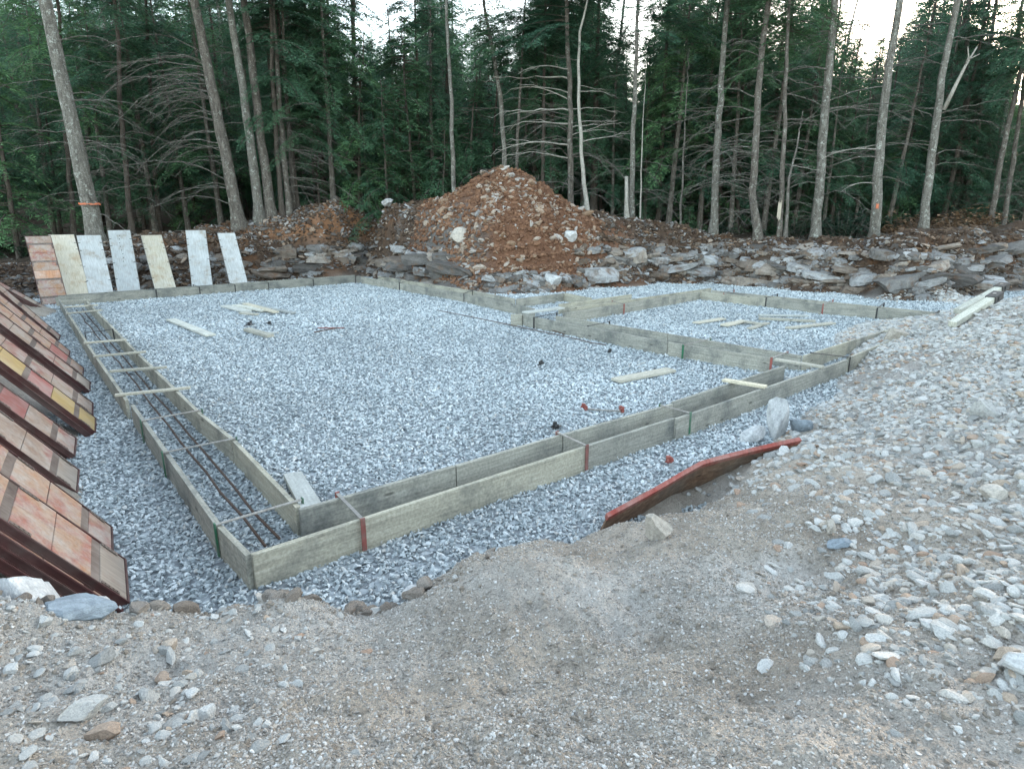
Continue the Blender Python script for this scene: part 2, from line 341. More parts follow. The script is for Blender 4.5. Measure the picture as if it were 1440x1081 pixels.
# ------------------------------------------------------------------ ground sheet
def soil_color(x, y, h):
    b = bank_amt(x, y); n = fbm(x*.8, y*.8, 71, 4); n2 = fbm(x*2.3, y*2.3, 77, 4)
    dirt = np.array((.42,.365,.305)); grey = np.array((.385,.36,.335)); dust = np.array((.47,.445,.415))
    red = np.array((.18,.09,.053)); brown = np.array((.085,.055,.038)); slate = np.array((.155,.148,.142)); litter = np.array((.075,.052,.036)); orange = np.array((.30,.145,.07))
    def L(a, bb, t): return a+(bb-a)*t[:,None]
    c = np.tile(dirt, (len(x),1))
    c = L(c, dust, smooth(.05, .22, n)*.7); c = L(c, np.array((.25,.21,.17)), smooth(.08, .2, fbm(x*1.1, y*1.1, 73, 4))*.3)
    rub = smooth(1.3, 2.8, x-.18*y+n*1.4)*(y > .5)       # the stony slope on the right is dusted grey
    c = L(c, grey, rub*.8)
    lf = smooth(-.9, -1.9, x-.1*(y-2.5)+n)*(y < 4); c = L(c, dust, lf*.45)
    far = smooth(-1.5, -.7, b)*smooth(11, 13, y)
    bc = np.tile(brown, (len(x),1)); bc = L(bc, slate, smooth(.0, .2, n2)*.6); bc = L(bc, orange*.6, smooth(.08, .2, fbm(x*1.3, y*1.3, 79, 4))*.5)
    dx = x-PEAK.x; dy = y-PEAK.y
    pile = smooth(3.9, 2.4, np.hypot(dx*.9, dy*.6)+n*2)
    greyface = smooth(.2, -.6, dx+.35+n2*1.5)*smooth(3.2, 2.5, h+n2)*smooth(-5, -3.5, dx)
    bc = L(bc, red, pile*(1-.9*greyface))
    bc = L(bc, slate, pile*greyface*.8)
    lo = smooth(-5.3, -6.3, x+n2*2)*smooth(1.2, 1.7, h+n2*.6)*smooth(7, 5, b); bc = L(bc, orange, lo*.7)
    bc = L(bc, red, smooth(3.2, 1.8, np.abs(dx-1.9)+n2*1.5)*smooth(3.2, 1.5, b+n)*.85)
    c = L(c, bc, far)
    c = L(c, litter, smooth(3.3, 5.0, b+n))
    lb = smooth(.9, 1.5, h)*smooth(-3.2, -4.2, x)*(b < 0); c = L(c, np.array((.17,.125,.09)), lb)
    return c
def build_ground():
    th = np.concatenate([np.arange(-180,-46,3), np.arange(-46,46,.17), np.arange(46,180,3)]); th = np.radians(th)
    rr = np.concatenate([[.25,.5], .8*np.exp(np.arange(0, math.log(5/.8), .008)), 5*np.exp(np.arange(0, math.log(17/5), .0155)), 17*np.exp(np.arange(0, math.log(30/17), .0042)), 30*np.exp(np.arange(0, math.log(230/30), .02))])
    T, RR = np.meshgrid(th, rr); x = (RR*np.sin(T)).ravel(); y = (RR*np.cos(T)).ravel(); h = height(x, y)
    nt_, nr = len(th), len(rr)
    i = np.arange(nr-1)[:,None]*nt_; j = np.arange(nt_)[None,:]; j2 = (j+1) % nt_
    f = np.stack([i+j, i+j2, i+nt_+j2, i+nt_+j], -1).reshape(-1,4)
    me = mesh_np('ground', np.stack([x,y,h],1), f[:,::-1], M_ground, True)
    a = me.attributes.new('soil', 'FLOAT_COLOR', 'POINT'); col = soil_color(x, y, h)
    a.data.foreach_set('color', np.concatenate([col, np.ones((len(x),1))],1).astype(np.float32).ravel())
    # close the disc under the camera
    return tag(link('ground', me), kind='structure')
build_ground()
def build_bed():
    xs = np.arange(-16, 17, .25); ys = np.arange(2.2, 27, .25); X, Y = np.meshgrid(xs, ys); x = X.ravel(); y = Y.ravel()
    z = -.02+.02*fbm(x*.7, y*.7, 91, 3); n = len(xs)
    i = np.arange(len(ys)-1)[:,None]*n; j = np.arange(n-1)[None,:]; f = np.stack([i+j, i+j+1, i+n+j+1, i+n+j], -1).reshape(-1,4)
    # keep only what lies in the cut: elsewhere the soil is well above it
    hb = base_h(x, y); keep = (hb[f].min(1) < .12) & (bank_amt(x, y)[f].min(1) < .6)
    me = mesh_np('gravel_bed', np.stack([x,y,z],1), f[keep], M_bed); return tag(link('gravel_bed', me), kind='structure')
def m_bed():
    m, t, b = mat('gravel_bed_stone', .95); tc = N(t, 'ShaderNodeTexCoord'); v = tc.outputs['Object']
    vo = N(t, 'ShaderNodeTexVoronoi'); vo.inputs['Scale'].default_value = 26; t.links.new(v, vo.inputs['Vector'])
    hs = N(t, 'ShaderNodeSeparateColor'); t.links.new(vo.outputs['Color'], hs.inputs[0])
    c = ramp(t, hs.outputs[0], [(0,(.13,.14,.15)),(.5,(.22,.24,.255)),(1,(.34,.365,.38))])
    t.links.new(c, b.inputs['Base Color']); bump(t, b, vo.outputs['Distance'], -.8, .02); return m
M_bed = m_bed(); build_bed()

# ------------------------------------------------------------------ stones
def rock_mesh(name, seed, m, sub=2, cuts=9, flat=1.0, smooth_=False):
    r = random.Random(seed); bm = bmesh.new(); bmesh.ops.create_icosphere(bm, subdivisions=sub, radius=1)
    pl = []
    for _ in range(cuts):
        n = Vector((r.gauss(0,1), r.gauss(0,1), r.gauss(0,1))).normalized(); pl.append((n, r.uniform(.45,.8)))
    for v in bm.verts:
        for n, d in pl:
            e = v.co.dot(n)-d
            if e > 0: v.co -= n*e
        v.co *= 1+r.uniform(-.035,.035)
    sx, sy = r.uniform(.8,1.25), r.uniform(.75,1.05)
    for v in bm.verts: v.co = Vector((v.co.x*sx, v.co.y*sy, v.co.z*flat))
    me = bpy.data.meshes.new(name); bm.to_mesh(me); bm.free(); me.materials.append(m)
    if smooth_: me.polygons.foreach_set('use_smooth', [True]*len(me.polygons))
    return me
def gn_scatter(name, label, pts, rot, scl, meshes, tone=None):
    src = bpy.data.collections.new(name+'_sources')
    for k, me in enumerate(meshes):
        src.objects.link(bpy.data.objects.new('%s_piece_%03d' % (name, k), me))
    me = bpy.data.meshes.new(name); me.vertices.add(len(pts)); me.vertices.foreach_set('co', np.asarray(pts, np.float32).ravel())
    for nm, arr in (('rot', rot), ('scl', scl)):
        a = me.attributes.new(nm, 'FLOAT_VECTOR', 'POINT'); a.data.foreach_set('vector', np.asarray(arr, np.float32).ravel())
    a = me.attributes.new('idx', 'INT', 'POINT'); a.data.foreach_set('value', rng.integers(0, len(meshes), len(pts)).astype(np.int32))
    if tone is not None:
        a = me.attributes.new('tone', 'FLOAT', 'POINT'); a.data.foreach_set('value', np.asarray(tone, np.float32))
    o = link(name, me); g = bpy.data.node_groups.new(name, 'GeometryNodeTree')
    g.interface.new_socket('Geometry', in_out='INPUT', socket_type='NodeSocketGeometry'); g.interface.new_socket('Geometry', in_out='OUTPUT', socket_type='NodeSocketGeometry')
    gi = g.nodes.new('NodeGroupInput'); go = g.nodes.new('NodeGroupOutput'); ip = g.nodes.new('GeometryNodeInstanceOnPoints')
    ci = g.nodes.new('GeometryNodeCollectionInfo'); ci.inputs['Collection'].default_value = src
    ci.inputs['Separate Children'].default_value = True; ci.inputs['Reset Children'].default_value = True
    def na(nm, ty):
        n = g.nodes.new('GeometryNodeInputNamedAttribute'); n.data_type = ty; n.inputs['Name'].default_value = nm; return n.outputs['Attribute']
    er = g.nodes.new('FunctionNodeEulerToRotation'); L = g.links.new
    L(gi.outputs[0], ip.inputs['Points']); L(ci.outputs[0], ip.inputs['Instance']); ip.inputs['Pick Instance'].default_value = True
    L(na('idx','INT'), ip.inputs['Instance Index']); L(na('rot','FLOAT_VECTOR'), er.inputs[0]); L(er.outputs[0], ip.inputs['Rotation']); L(na('scl','FLOAT_VECTOR'), ip.inputs['Scale'])
    L(ip.outputs[0], go.inputs[0]); md = o.modifiers.new('scatter', 'NODES'); md.node_group = g
    return tag(o, label, None, None, 'stuff')
def scl3(n, a, b, p=1.0, flat=(.55,1.0)):
    s = a+(b-a)*rng.random(n)**p; return np.stack([s*rng.uniform(.8,1.3,n), s*rng.uniform(.7,1.1,n), s*rng.uniform(flat[0],flat[1],n)],1)
def rot3(n, tilt=.5): return np.stack([rng.normal(0,tilt,n), rng.normal(0,tilt,n), rng.uniform(0,6.28,n)],1)
def in_view(x, y, m=1.05): return (np.abs(x) < m*(.835*(y*cp+1.2)+.3)) & (y > .6)
V_gr = [rock_mesh('gravel_piece', 100+k, M_gravel, 1 if k < 5 else 2, 7, .58) for k in range(9)]
def gravel():
    P = []
    for y0, y1, sp in ((2.3,5,.026),(5,8,.029),(8,12,.034),(12,17,.040),(17,26,.05)):
        n = int((y1-y0)*36/(sp*sp)*.93); x = rng.uniform(-18,18,n); y = rng.uniform(y0,y1,n)
        k = in_view(x, y, 1.12); P.append(np.stack([x[k], y[k], np.full(k.sum(), sp)],1))
    P = np.concatenate(P); x, y, s = P.T
    h = base_h(x, y)+.05*fbm(x*3, y*3, 8, 3); k = (h < .03) & (bank_amt(x, y) < .25)
    x, y, s = x[k], y[k], s[k]; n = len(x)
    z = -.012+.02*fbm(x*.7, y*.7, 91, 3)+rng.uniform(-.006,.012,n)
    sc = scl3(n, .45, 1.05, 1.4)*s[:,None]*np.array([1.08,.85,.95])
    gn_scatter('gravel', 'blue grey crushed stone spread level inside and around the forms', np.stack([x,y,z],1), rot3(n,.6), sc, V_gr, tone=1.0+.35*fbm(x*.9,y*.9,95,4)+.3*fbm(x*.25,y*.25,96,2))
gravel()
V_rub = [rock_mesh('rubble_piece', 200+k, M_rubble, 2, 10, .75) for k in range(10)]
V_peb = [rock_mesh('pebble_piece', 300+k, M_pebble, 1, 6, .7) for k in range(7)]
def rub_density(x, y):                    # where the stony slope is
    n = fbm(x*.9, y*.9, 55, 4)
    d = smooth(1.15, 2.1, x-.12*(y-3)+n*1.1)*smooth(1.5, 2.3, y+.35*x+n*.8)
    return d
def scatter_near():
    # rubble on the right
    n = 520000; x = rng.uniform(.5,16,n); y = rng.uniform(1.2,18,n); k = in_view(x,y,1.1) & (rng.random(n) < rub_density(x,y)*(.25+.75*smooth(-.12,.12,fbm(x*.6,y*.6,58,3))))
    x, y = x[k], y[k]; b = base_h(x, y); k = (b > .0) & (bank_amt(x,y) < .1); x, y = x[k], y[k]
    k = rng.random(len(x)) < .9; x, y = x[k], y[k]; n = len(x); z = height(x, y)
    s = scl3(n, .006, .052, 3.2, (.45,.95))*(1+.07*np.clip(y-4,0,9))[:,None]; gn_scatter('rubble', 'pale grey broken stones covering the slope on the right', np.stack([x,y,z+s[:,2]*rng.uniform(-.5,.2,n)],1), rot3(n,.3), s, V_rub)
    # rubble patch at the lower left
    n = 9000; x = rng.uniform(-3.2,-.2,n); y = rng.uniform(.9,3.6,n); d = smooth(.25, 1.1, -x-.15*y+fbm(x*1.4,y*1.4,61,4)*1.6)
    k = in_view(x,y,1.2) & (rng.random(n) < d*.5); x, y = x[k], y[k]; k = base_h(x,y) > .1; x, y = x[k], y[k]; n = len(x); z = height(x, y)
    s = scl3(n, .006, .032, 3.2, (.4,.8)); gn_scatter('foreground_rubble', 'small broken stones scattered on the dirt at the lower left', np.stack([x,y,z+s[:,2]*.2],1), rot3(n,.35), s, V_rub)
    # grit over the dirt
    n = 260000; r = .9+3.6*rng.random(n)**1.2; t = rng.uniform(-.8,.8,n); x = r*np.sin(t); y = r*np.cos(t); d = .35+.65*smooth(-.15,.15,fbm(x*2.2,y*2.2,66,3))
    k = rng.random(n) < d; x, y = x[k], y[k]; k = base_h(x,y) > .04; x, y = x[k], y[k]; n = len(x); z = height(x, y)
    s = scl3(n, .0018, .0095, 3.6, (.5,.9)); gn_scatter('grit', 'fine grit and small pebbles over the foreground dirt', np.stack([x,y,z+s[:,2]*.25],1), rot3(n,.4), s, V_peb)
scatter_near()
V_bank = [rock_mesh('bank_piece', 400+k, M_ledge if k < 7 else M_tanrock, 2, 11, .5) for k in range(11)]
V_tan = [rock_mesh('pile_piece', 450+k, M_tanrock, 2, 11, .55) for k in range(7)]
def scatter_bank():
    n = 70000; t = rng.uniform(toe_t[0]-.1, toe_t[-1]+.12, n); off = rng.uniform(-.7,3.2,n); r = np.interp(t, toe_t, toe_r)+off
    x = r*np.sin(t); y = r*np.cos(t); px_ = np.hypot((x-PEAK.x)*.9, (y-PEAK.y)*.6) < 3.2
    cl = smooth(-.12,.14,fbm(x*1.2,y*1.2,85,3)); k = (~px_) & (rng.random(n) < .12+.55*cl); xx, yy = x[k], y[k]; n1 = len(xx); z = height(xx, yy)
    s = scl3(n1, .02, .15, 2.8, (.3,.75)); gn_scatter('bank_rubble', 'broken grey ledge rock littering the cut bank', np.stack([xx,yy,z+s[:,2]*.2],1), rot3(n1,.4), s, V_bank)
    k = px_ & (rng.random(n) < .06+.5*smooth(-.02,.16,fbm(x*1.4,y*1.4,87,3))); xx, yy = x[k], y[k]; n1 = len(xx); z = height(xx, yy)
    s = scl3(n1, .02, .15, 3.0, (.35,.8)); gn_scatter('pile_rubble', 'tan stones mixed through the red dirt heap', np.stack([xx,yy,z+s[:,2]*.2],1), rot3(n1,.5), s, V_tan)
scatter_bank()
def clod_mat(name, a, b_): return rock_mat(name, [(0,a),(1,b_)], 9, .9, .012)
V_rc = [rock_mesh('red_clod', 470+k, clod_mat('red_soil_clod', (.13,.066,.04), (.25,.135,.08)) if k == 0 else bpy.data.materials['red_soil_clod'], 2, 5, .8) for k in range(4)]
V_bc = [rock_mesh('brown_clod', 480+k, clod_mat('brown_soil_clod', (.055,.036,.026), (.13,.088,.06)) if k == 0 else bpy.data.materials['brown_soil_clod'], 2, 5, .8) for k in range(4)]
V_dc = [rock_mesh('dirt_crumb', 490+k, clod_mat('dirt_crumb', (.37,.315,.26), (.52,.455,.385)) if k == 0 else bpy.data.materials['dirt_crumb'], 1 if k < 2 else 2, 5, .8) for k in range(4)]
def scatter_clods():
    n = 90000; t = rng.uniform(toe_t[0]-.1, toe_t[-1]+.12, n); r = np.interp(t, toe_t, toe_r)+rng.uniform(-.6,3.8,n); x = r*np.sin(t); y = r*np.cos(t); z = height(x, y)
    red = np.hypot((x-PEAK.x)*.9, (y-PEAK.y)*.6)+fbm(x,y,88,3)*1.5 < 3.1; cl = smooth(-.15,.1,fbm(x*2,y*2,89,3))
    for nm, k, V, lab in (('red_clods', red, V_rc, 'crumbly red brown soil clods over the heap'), ('brown_clods', ~red & (rng.random(n) < .25+.6*cl), V_bc, 'crumbly dark soil clods over the cut bank')):
        m = int(k.sum()); s = scl3(m, .015, .11, 2.6, (.5,1)); gn_scatter(nm, lab, np.stack([x[k],y[k],z[k]],1), rot3(m,.5), s, V)
    n = 38000; r = .9+4.2*rng.random(n)**1.1; t = rng.uniform(-.8,.8,n); x = r*np.sin(t); y = r*np.cos(t); k = (base_h(x,y) > .03) & (rng.random(n) < .15+.85*smooth(-.1,.16,fbm(x*2.6,y*2.6,67,4))); x, y = x[k], y[k]; n = len(x); z = height(x, y)
    s = scl3(n, .0025, .019, 4.0, (.45,.9)); gn_scatter('dirt_crumbs', 'loose dirt crumbs over the foreground soil', np.stack([x,y,z],1), rot3(n,.5), s, V_dc)
scatter_clods()

# ------------------------------------------------------------------ footing formwork
HB = .235
def seg_box(p0, p1, z0, z1, th, name, m, parent=None, bevel=.002, ends=0.0):
    p0 = Vector((p0.x, p0.y, 0)); p1 = Vector((p1.x, p1.y, 0)); d = p1-p0; L = d.length
    b = MB().box(-L/2-ends, L/2+ends, -th/2, th/2, z0, z1); o = b.obj(name, m, parent, bevel=bevel)
    c = (p0+p1)/2; o.location = c-(parent.location if parent else Vector()); o.rotation_euler = (0, 0, math.atan2(d.y, d.x)); return o
form = empty('footing_formwork', at(349, 779, HB)*1.0); form.location.z = 0
tag(form, 'low timber footing formwork of plank boards boxed in double rows on the gravel', 'formwork')
def boards(pxs, gap=.004, m=None, z1=HB, jit=True):
    P = [at(x, y, HB) for x, y in pxs]
    for k, (a, b) in enumerate(zip(P[:-1], P[1:])):
        d = (b-a).normalized(); a2 = a+d*gap; b2 = b-d*gap
        n = max(1, round((b2-a2).length/4.2)); 
        for q in range(n):
            u = a2.lerp(b2, q/n)+d*(.003 if q else 0); v = a2.lerp(b2, (q+1)/n)-d*.003
            off = Vector((-d.y, d.x, 0))*(random.uniform(-.006,.006) if jit else 0)
            seg_box(u+off, v+off, -.05, z1+random.uniform(-.006,.004), .04, 'form_board', m or M_form, form)
boards([(349,779),(308,738),(186,568)]); boards([(178,562),(121,481),(83,421)])
boards([(418,712),(328,618),(282,582),(194,497),(118,419)])
boards([(353,779),(823,627),(948,587)]); boards([(949,588),(1190,505)]); boards([(1192,503),(1255,477),(1322,451)])
boards([(420,716),(640,654),(790,610),(945,567)]); boards([(946,565),(1103,514)])
boards([(1130,500),(1203,477),(1250,463),(1318,446)])
boards([(77,418),(300,402),(507,388)]); 
q0, q1 = at(83,418,HB)+EU*.5, at(507,388,HB)+EU*.5
seg_box(q0, q0.lerp(q1,.5), -.05, HB, .04, 'form_board', M_form, form); seg_box(q0.lerp(q1,.503), q1, -.05, HB, .04, 'form_board', M_form, form)
boards([(508,389),(653,413),(752,434)]); boards([(532,388),(667,409),(724,420)])
boards([(732,442),(940,481),(1086,503)]); boards([(782,444),(940,469),(1128,500)])
boards([(792,441),(940,417),(984,410)]); boards([(802,433),(922,416)]); boards([(786,428),(888,414)])
boards([(726,420),(793,412)]); boards([(794,412),(832,419)])
boards([(986,410),(1078,419),(1158,428),(1234,434),(1322,444)])
q0, q1 = at(986,410,HB)+EV*.55, at(1322,444,HB)+EV*.55
seg_box(q0, q1, -.05, HB, .04, 'form_board', M_form, form)
seg_box(at(922,416,HB), at(1000,405,HB), -.05, HB, .04, 'form_board', M_form, form)
def spreader(a, b, w=.09, h=.022, z=HB, m=None):
    return seg_box(at(*a, z), at(*b, z), z+.005, z+.005+h, w, 'spreader', m or M_stick, form)
for a, b in (((86,425),(127,423)),((92,433),(138,430)),((93,442),(144,437)),((118,484),(178,479)),((131,503),(206,496)),((155,524),(235,518)),((162,558),(268,547))):
    spreader(a, b, .05, .03)
spreader((1017,536),(1077,546), .11, .03); spreader((1090,507),(1157,518), .11, .03); spreader((1243,467),(1277,468), .08, .03); spreader((1268,458),(1300,459), .08, .03)
spreader((738,441),(790,434), .2, .035, m=M_grayplank)
def bracket(a, b, m, label, legs=(1,1), w=.034):
    p0 = at(*a, HB); p1 = at(*b, HB); d = p1-p0; L = d.length
    o = MB().box(-L/2-.0235, L/2+.0235, -w/2+.004, w/2-.004, HB+.006, HB+.014).obj('form_bracket', M_dark if m is M_dark else M_steel, form); c = (p0+p1)/2
    for k, sx in enumerate((-1, 1)):
        if legs[k]: MB().box(min(sx*(L/2+.024), sx*(L/2+.034)), max(sx*(L/2+.024), sx*(L/2+.034)), -w/2, w/2, .0, HB+.022).obj('leg', m, o)
    o.location = Vector((c.x, c.y, 0))-form.location; o.rotation_euler = (0, 0, math.atan2(d.y, d.x))
    o['label'] = label; return o
G_, R_, D_ = (M_green, 'green steel form bracket across two boards'), (M_pinkrust, 'red steel form bracket across two boards'), (M_dark, 'dark steel form bracket across two boards')
for a, b, (m, l) in (((202,592),(280,578),G_),((233,637),(328,618),G_),((308,738),(420,705),G_),((122,468),(156,464),D_),
                     ((476,697),(508,730),R_),((786,610),(823,627),R_),((931,571),(968,581),G_),((828,459),(856,453),D_),((962,486),(998,477),G_),((1086,504),(1106,496),R_),
                     ((1143,497),(1193,503),D_),((752,447),(782,441),D_),((877,428),(862,424),R_),((1018,413),(1032,408),R_),((1078,419),(1093,414),D_),((1158,428),(1171,422),R_),((1234,434),(1243,427),D_),((1310,444),(1320,438),D_)):
    bracket(a, b, m, l)
for a in ((219,408),(280,404),(330,401),(377,398),(440,393)):
    p = at(*a, HB); bracket(a, (a[0]-8, a[1]-3), M_dark, D_[1], w=.03)
for a, b in (((500,389),(506,386)),((530,392),(541,389)),((562,398),(575,395)),((653,413),(664,409))): bracket(a, b, M_dark, D_[1], w=.035)
# short stop blocks at the break in the inner wall
for x, y, z in ((726,443,.0),):
    p = at(x, y, HB); o = MB().box(-.12,.12,-.03,.03,-.02,HB+.02).obj('form_stop_block', M_form, form, bevel=.003); o.location = Vector((p.x,p.y,0))-form.location; o.rotation_euler = (0,0,.1)

# reinforcing bars in the trench
def wobble_line(a, b, n, amp, z, seed):
    r = random.Random(seed); out = []
    for i in range(n+1):
        p = a.lerp(b, i/n); out.append(Vector((p.x+r.uniform(-amp,amp), p.y+r.uniform(-amp,amp), z+r.uniform(-.004,.006))))
    return out
for k, (pa, pb, lab) in enumerate((((372,768),(108,436),'rusty reinforcing bar in the left trench, the one nearer the left outer board'),((391,757),(115,434),'rusty reinforcing bar in the left trench, the one nearer the room'))):
    pts = wobble_line(at(*pa,.06), at(*pb,.06), 26, .012, .055, 5+k)
    tag(MB().tube(pts, .011, 6).obj('rebar', M_rebar, smooth_=True), lab, 'rebar', 'reinforcing bars in the left trench')
pts = [at(x, y, .03) for x, y in ((615,436),(650,443),(700,453),(750,464),(800,474),(832,482),(852,485))]
tag(MB().tube(pts, .009, 6).obj('bar', M_rebar, smooth_=True), 'long dark thin bar lying on the gravel beside the inner form wall', 'bar')

# ------------------------------------------------------------------ loose lumber on the gravel
def plank(a, b, w, th, m, name, label, cat, z=.012, z2=None, group=None):
    p0 = at(*a, z+th); p1 = at(*b, (z if z2 is None else z2)+th); p0.z -= th/2; p1.z -= th/2
    d = p1-p0; L = d.length; o = MB().box(-L/2, L/2, -w/2, w/2, -th/2, th/2).obj(name, m, bevel=.003)
    o.location = (p0+p1)/2; o.rotation_euler = d.to_track_quat('X', 'Z').to_euler(); return tag(o, label, cat, group)
plank((240,448),(296,470), .2, .04, M_grayplank, 'plank', 'pale bleached plank lying alone near the left trench', 'plank')
gp = 'planks piled near the far end of the pad'
plank((316,429),(348,437), .22, .04, M_grayplank, 'plank', 'short wide plank at the left end of the far plank pile', 'plank', group=gp)
plank((331,428),(372,436), .2, .04, M_grayplank, 'plank', 'wide plank second from the left in the far plank pile', 'plank', .03, group=gp)
plank((345,426),(388,438), .16, .035, M_stick, 'plank', 'narrow plank in the middle of the far plank pile', 'plank', .05, group=gp)
plank((340,425),(413,439), .14, .035, M_grayplank, 'plank', 'longest plank, at the back of the far plank pile', 'plank', .02, group=gp)
plank((338,439),(362,441), .12, .035, M_stick, 'plank', 'small board end in front of the far plank pile', 'plank', group=gp)
plank((347,461),(380,470), .15, .06, M_stick, 'wood_block', 'short lumber block with dark clamp standing on its end', 'block')
plank((370,467),(391,467), .1, .03, M_grayplank, 'wood_block', 'stubby board scrap beside the short lumber block', 'block')
plank((866,533),(944,518), .2, .04, M_stick, 'plank', 'pale plank with a split end lying alone on the right of the pad', 'plank')
gg = 'plank offcuts on the far small pad'
plank((978,453),(1017,447), .17, .03, M_stick, 'plank', 'leftmost plank offcut on the far small pad', 'plank', group=gg)
plank((1018,456),(1047,450), .18, .04, M_stick, 'plank', 'short plank offcut second from the left on the far small pad', 'plank', group=gg)
plank((1048,451),(1074,455), .16, .03, M_stick, 'plank', 'short offcut lying across another on the far small pad', 'plank', .04, group=gg)
plank((1054,461),(1079,453), .12, .03, M_stick, 'plank', 'short offcut lying under another on the far small pad', 'plank', group=gg)
plank((1067,442),(1137,443), .12, .04, M_grayplank, 'plank', 'farther of the two long parallel planks on the far small pad', 'plank', group=gg)
plank((1067,446),(1147,450), .12, .05, M_stick, 'plank', 'nearer of the two long parallel planks on the far small pad', 'plank', group=gg)
plank((1108,460),(1172,453), .14, .04, M_stick, 'plank', 'notched plank nearest the far right form wall', 'plank', group=gg)
a, b = at(437, 712, .20), at(412, 668, .03)
d = a-b; o = MB().box(-d.length/2-.03, d.length/2+.06, -.08, .08, -.02, .02).obj('plank', M_grayplank, bevel=.003); o.location = (a+b)/2; o.rotation_euler = d.to_track_quat('X','Z').to_euler()
tag(o, 'short grey board propped against the near left inner corner', 'plank')
# small steel bits
def bits(px, py, m, seed, label, n=3, s=.1, name='form_clamp'):
    s *= .75
    r = random.Random(seed); mb = MB()
    for k in range(n):
        a = r.uniform(0, 3.1); L = s*r.uniform(.7,1.4); c = Vector((r.uniform(-s,s)*.5, r.uniform(-s,s)*.5, .02+.015*k)); d = Vector((math.cos(a), math.sin(a), r.uniform(-.05,.25)))*L
        mb.tube([c-d, c-d*.3+Vector((0,0,.01)), c+d], .012, 5); mb.box(c.x-.02, c.x+.02, c.y-.02, c.y+.02, c.z-.01, c.z+.035)
    o = mb.obj(name, m); o.location = at(px, py, .012); return tag(o, label, 'clamp')
bits(350, 458, M_dark, 1, 'dark steel clamp standing on the short lumber block', 4, .11); bits(380, 456, M_dark, 2, 'tiny dark clamp lying behind the short lumber block', 2, .06)
bits(760, 514, M_dark, 3, 'small dark clamp alone in the middle of the pad', 3, .06); bits(857, 496, M_dark, 4, 'small dark clamp on gravel between inner wall and lone plank', 2, .07)
bits(767, 457, M_dark, 6, 'heap of dark clamps at the end of the inner form wall', 7, .16); bits(714, 434, M_dark, 8, 'small dark clamp beside the far form wall', 3, .07)
bits(448, 395, M_dark, 9, 'small dark clamp at the foot of the back form wall', 3, .08); bits(1005, 419, M_dark, 10, 'small dark clamp at the far corner of the small pad', 3, .08)
bits(822, 577, M_pinkrust, 11, 'red clamp end lying on gravel, left end of thin rod', 3, .05); bits(874, 580, M_pinkrust, 12, 'red clamp end against the board, right end of thin rod', 3, .05)
bits(782, 604, M_dark, 13, 'dark clamp lying behind the red bracket on gravel', 4, .08); bits(941, 652, M_pinkrust, 14, 'faded red clamp lying outside the front form board', 3, .05)
def rod(pa, pb, m, label, r=.012, z=.03):
    return tag(MB().tube([at(*pa,z), at(*pb,z)], r, 6).obj('steel_rod', m), label, 'rod')
rod((825,575),(873,578), M_steel, 'thin grey rod between two red clamp ends on the gravel')
rod((776,459),(800,468), M_pinkrust, 'red rod lying beside the heap of clamps'); rod((770,462),(794,470), M_rebar, 'brown rod lying beside the red rod and clamps')
rod((447,461),(484,461), M_pinkrust, 'thin red rod on gravel, straight one of a crossed pair'); rod((442,467),(474,461), M_rebar, 'thin rusty rod crossing under the red rod')

# ------------------------------------------------------------------ concrete form panels
def place(o_root, O, yaw_w, rise):
    """root with x along the bottom edge (heading yaw_w), y up the panel, z its outward face"""
    wd = Vector((math.sin(yaw_w), math.cos(yaw_w), 0)); rd = Vector((-math.cos(yaw_w), math.sin(yaw_w), 0))
    ld = rd*math.cos(rise)+Vector((0,0,math.sin(rise))); nn = wd.cross(ld)
    if nn.z < 0: wd = -wd; nn = wd.cross(ld)
    M = Matrix((( wd.x, ld.x, nn.x, O.x),(wd.y, ld.y, nn.y, O.y),(wd.z, ld.z, nn.z, O.z),(0,0,0,1)))
    o_root.matrix_world = M; return wd, ld, nn
def panel_mat(name, cols):
    m, t, b = mat(name, .8); v = N(t, 'ShaderNodeNewGeometry').outputs['Position']; n0 = noise(t, v, 1.7, 3, .55)
    c = ramp(t, n0, cols); sv, _ = coords(t, True, (26, 2.4, 2)); sn = noise(t, sv, 1.6, 5, .65); n1 = noise(t, v, 5, 6, .75); n2 = noise(t, v, 24, 5, .7)
    c = mix(t, ramp(t, n1, [(.40,(0,0,0)),(.62,(.8,.8,.8))]), c, (.36,.32,.285)); c = mix(t, ramp(t, sn, [(.5,(0,0,0)),(.72,(.6,.6,.6))]), c, (.24,.15,.105))
    c = mix(t, ramp(t, n2, [(.58,(0,0,0)),(.74,(.7,.7,.7))]), c, (.10,.07,.055)); c = mix(t, 1.0, c, ramp(t, n2, [(.3,(.8,.8,.8)),(.6,(1.1,1.1,1.1))]), 'MULTIPLY')
    t.links.new(c, b.inputs['Base Color']); bump(t, b, mathn(t, 'ADD', n1, n2), .4, .004); return m
M_pa = panel_mat('weathered_orange_board', [(.28,(.25,.145,.095)),(.44,(.35,.195,.11)),(.52,(.29,.11,.085)),(.57,(.33,.205,.135)),(.75,(.35,.185,.10))])
M_pb = panel_mat('weathered_tan_board', [(.3,(.22,.145,.105)),(.48,(.28,.195,.145)),(.58,(.26,.11,.09)),(.7,(.30,.245,.20))])
SEC = {'A': M_pa, 'B': M_pb, 'o': M_orange, 't': M_tanply, 'y': M_yellow, 'p': M_pink, 'g': M_greyply}
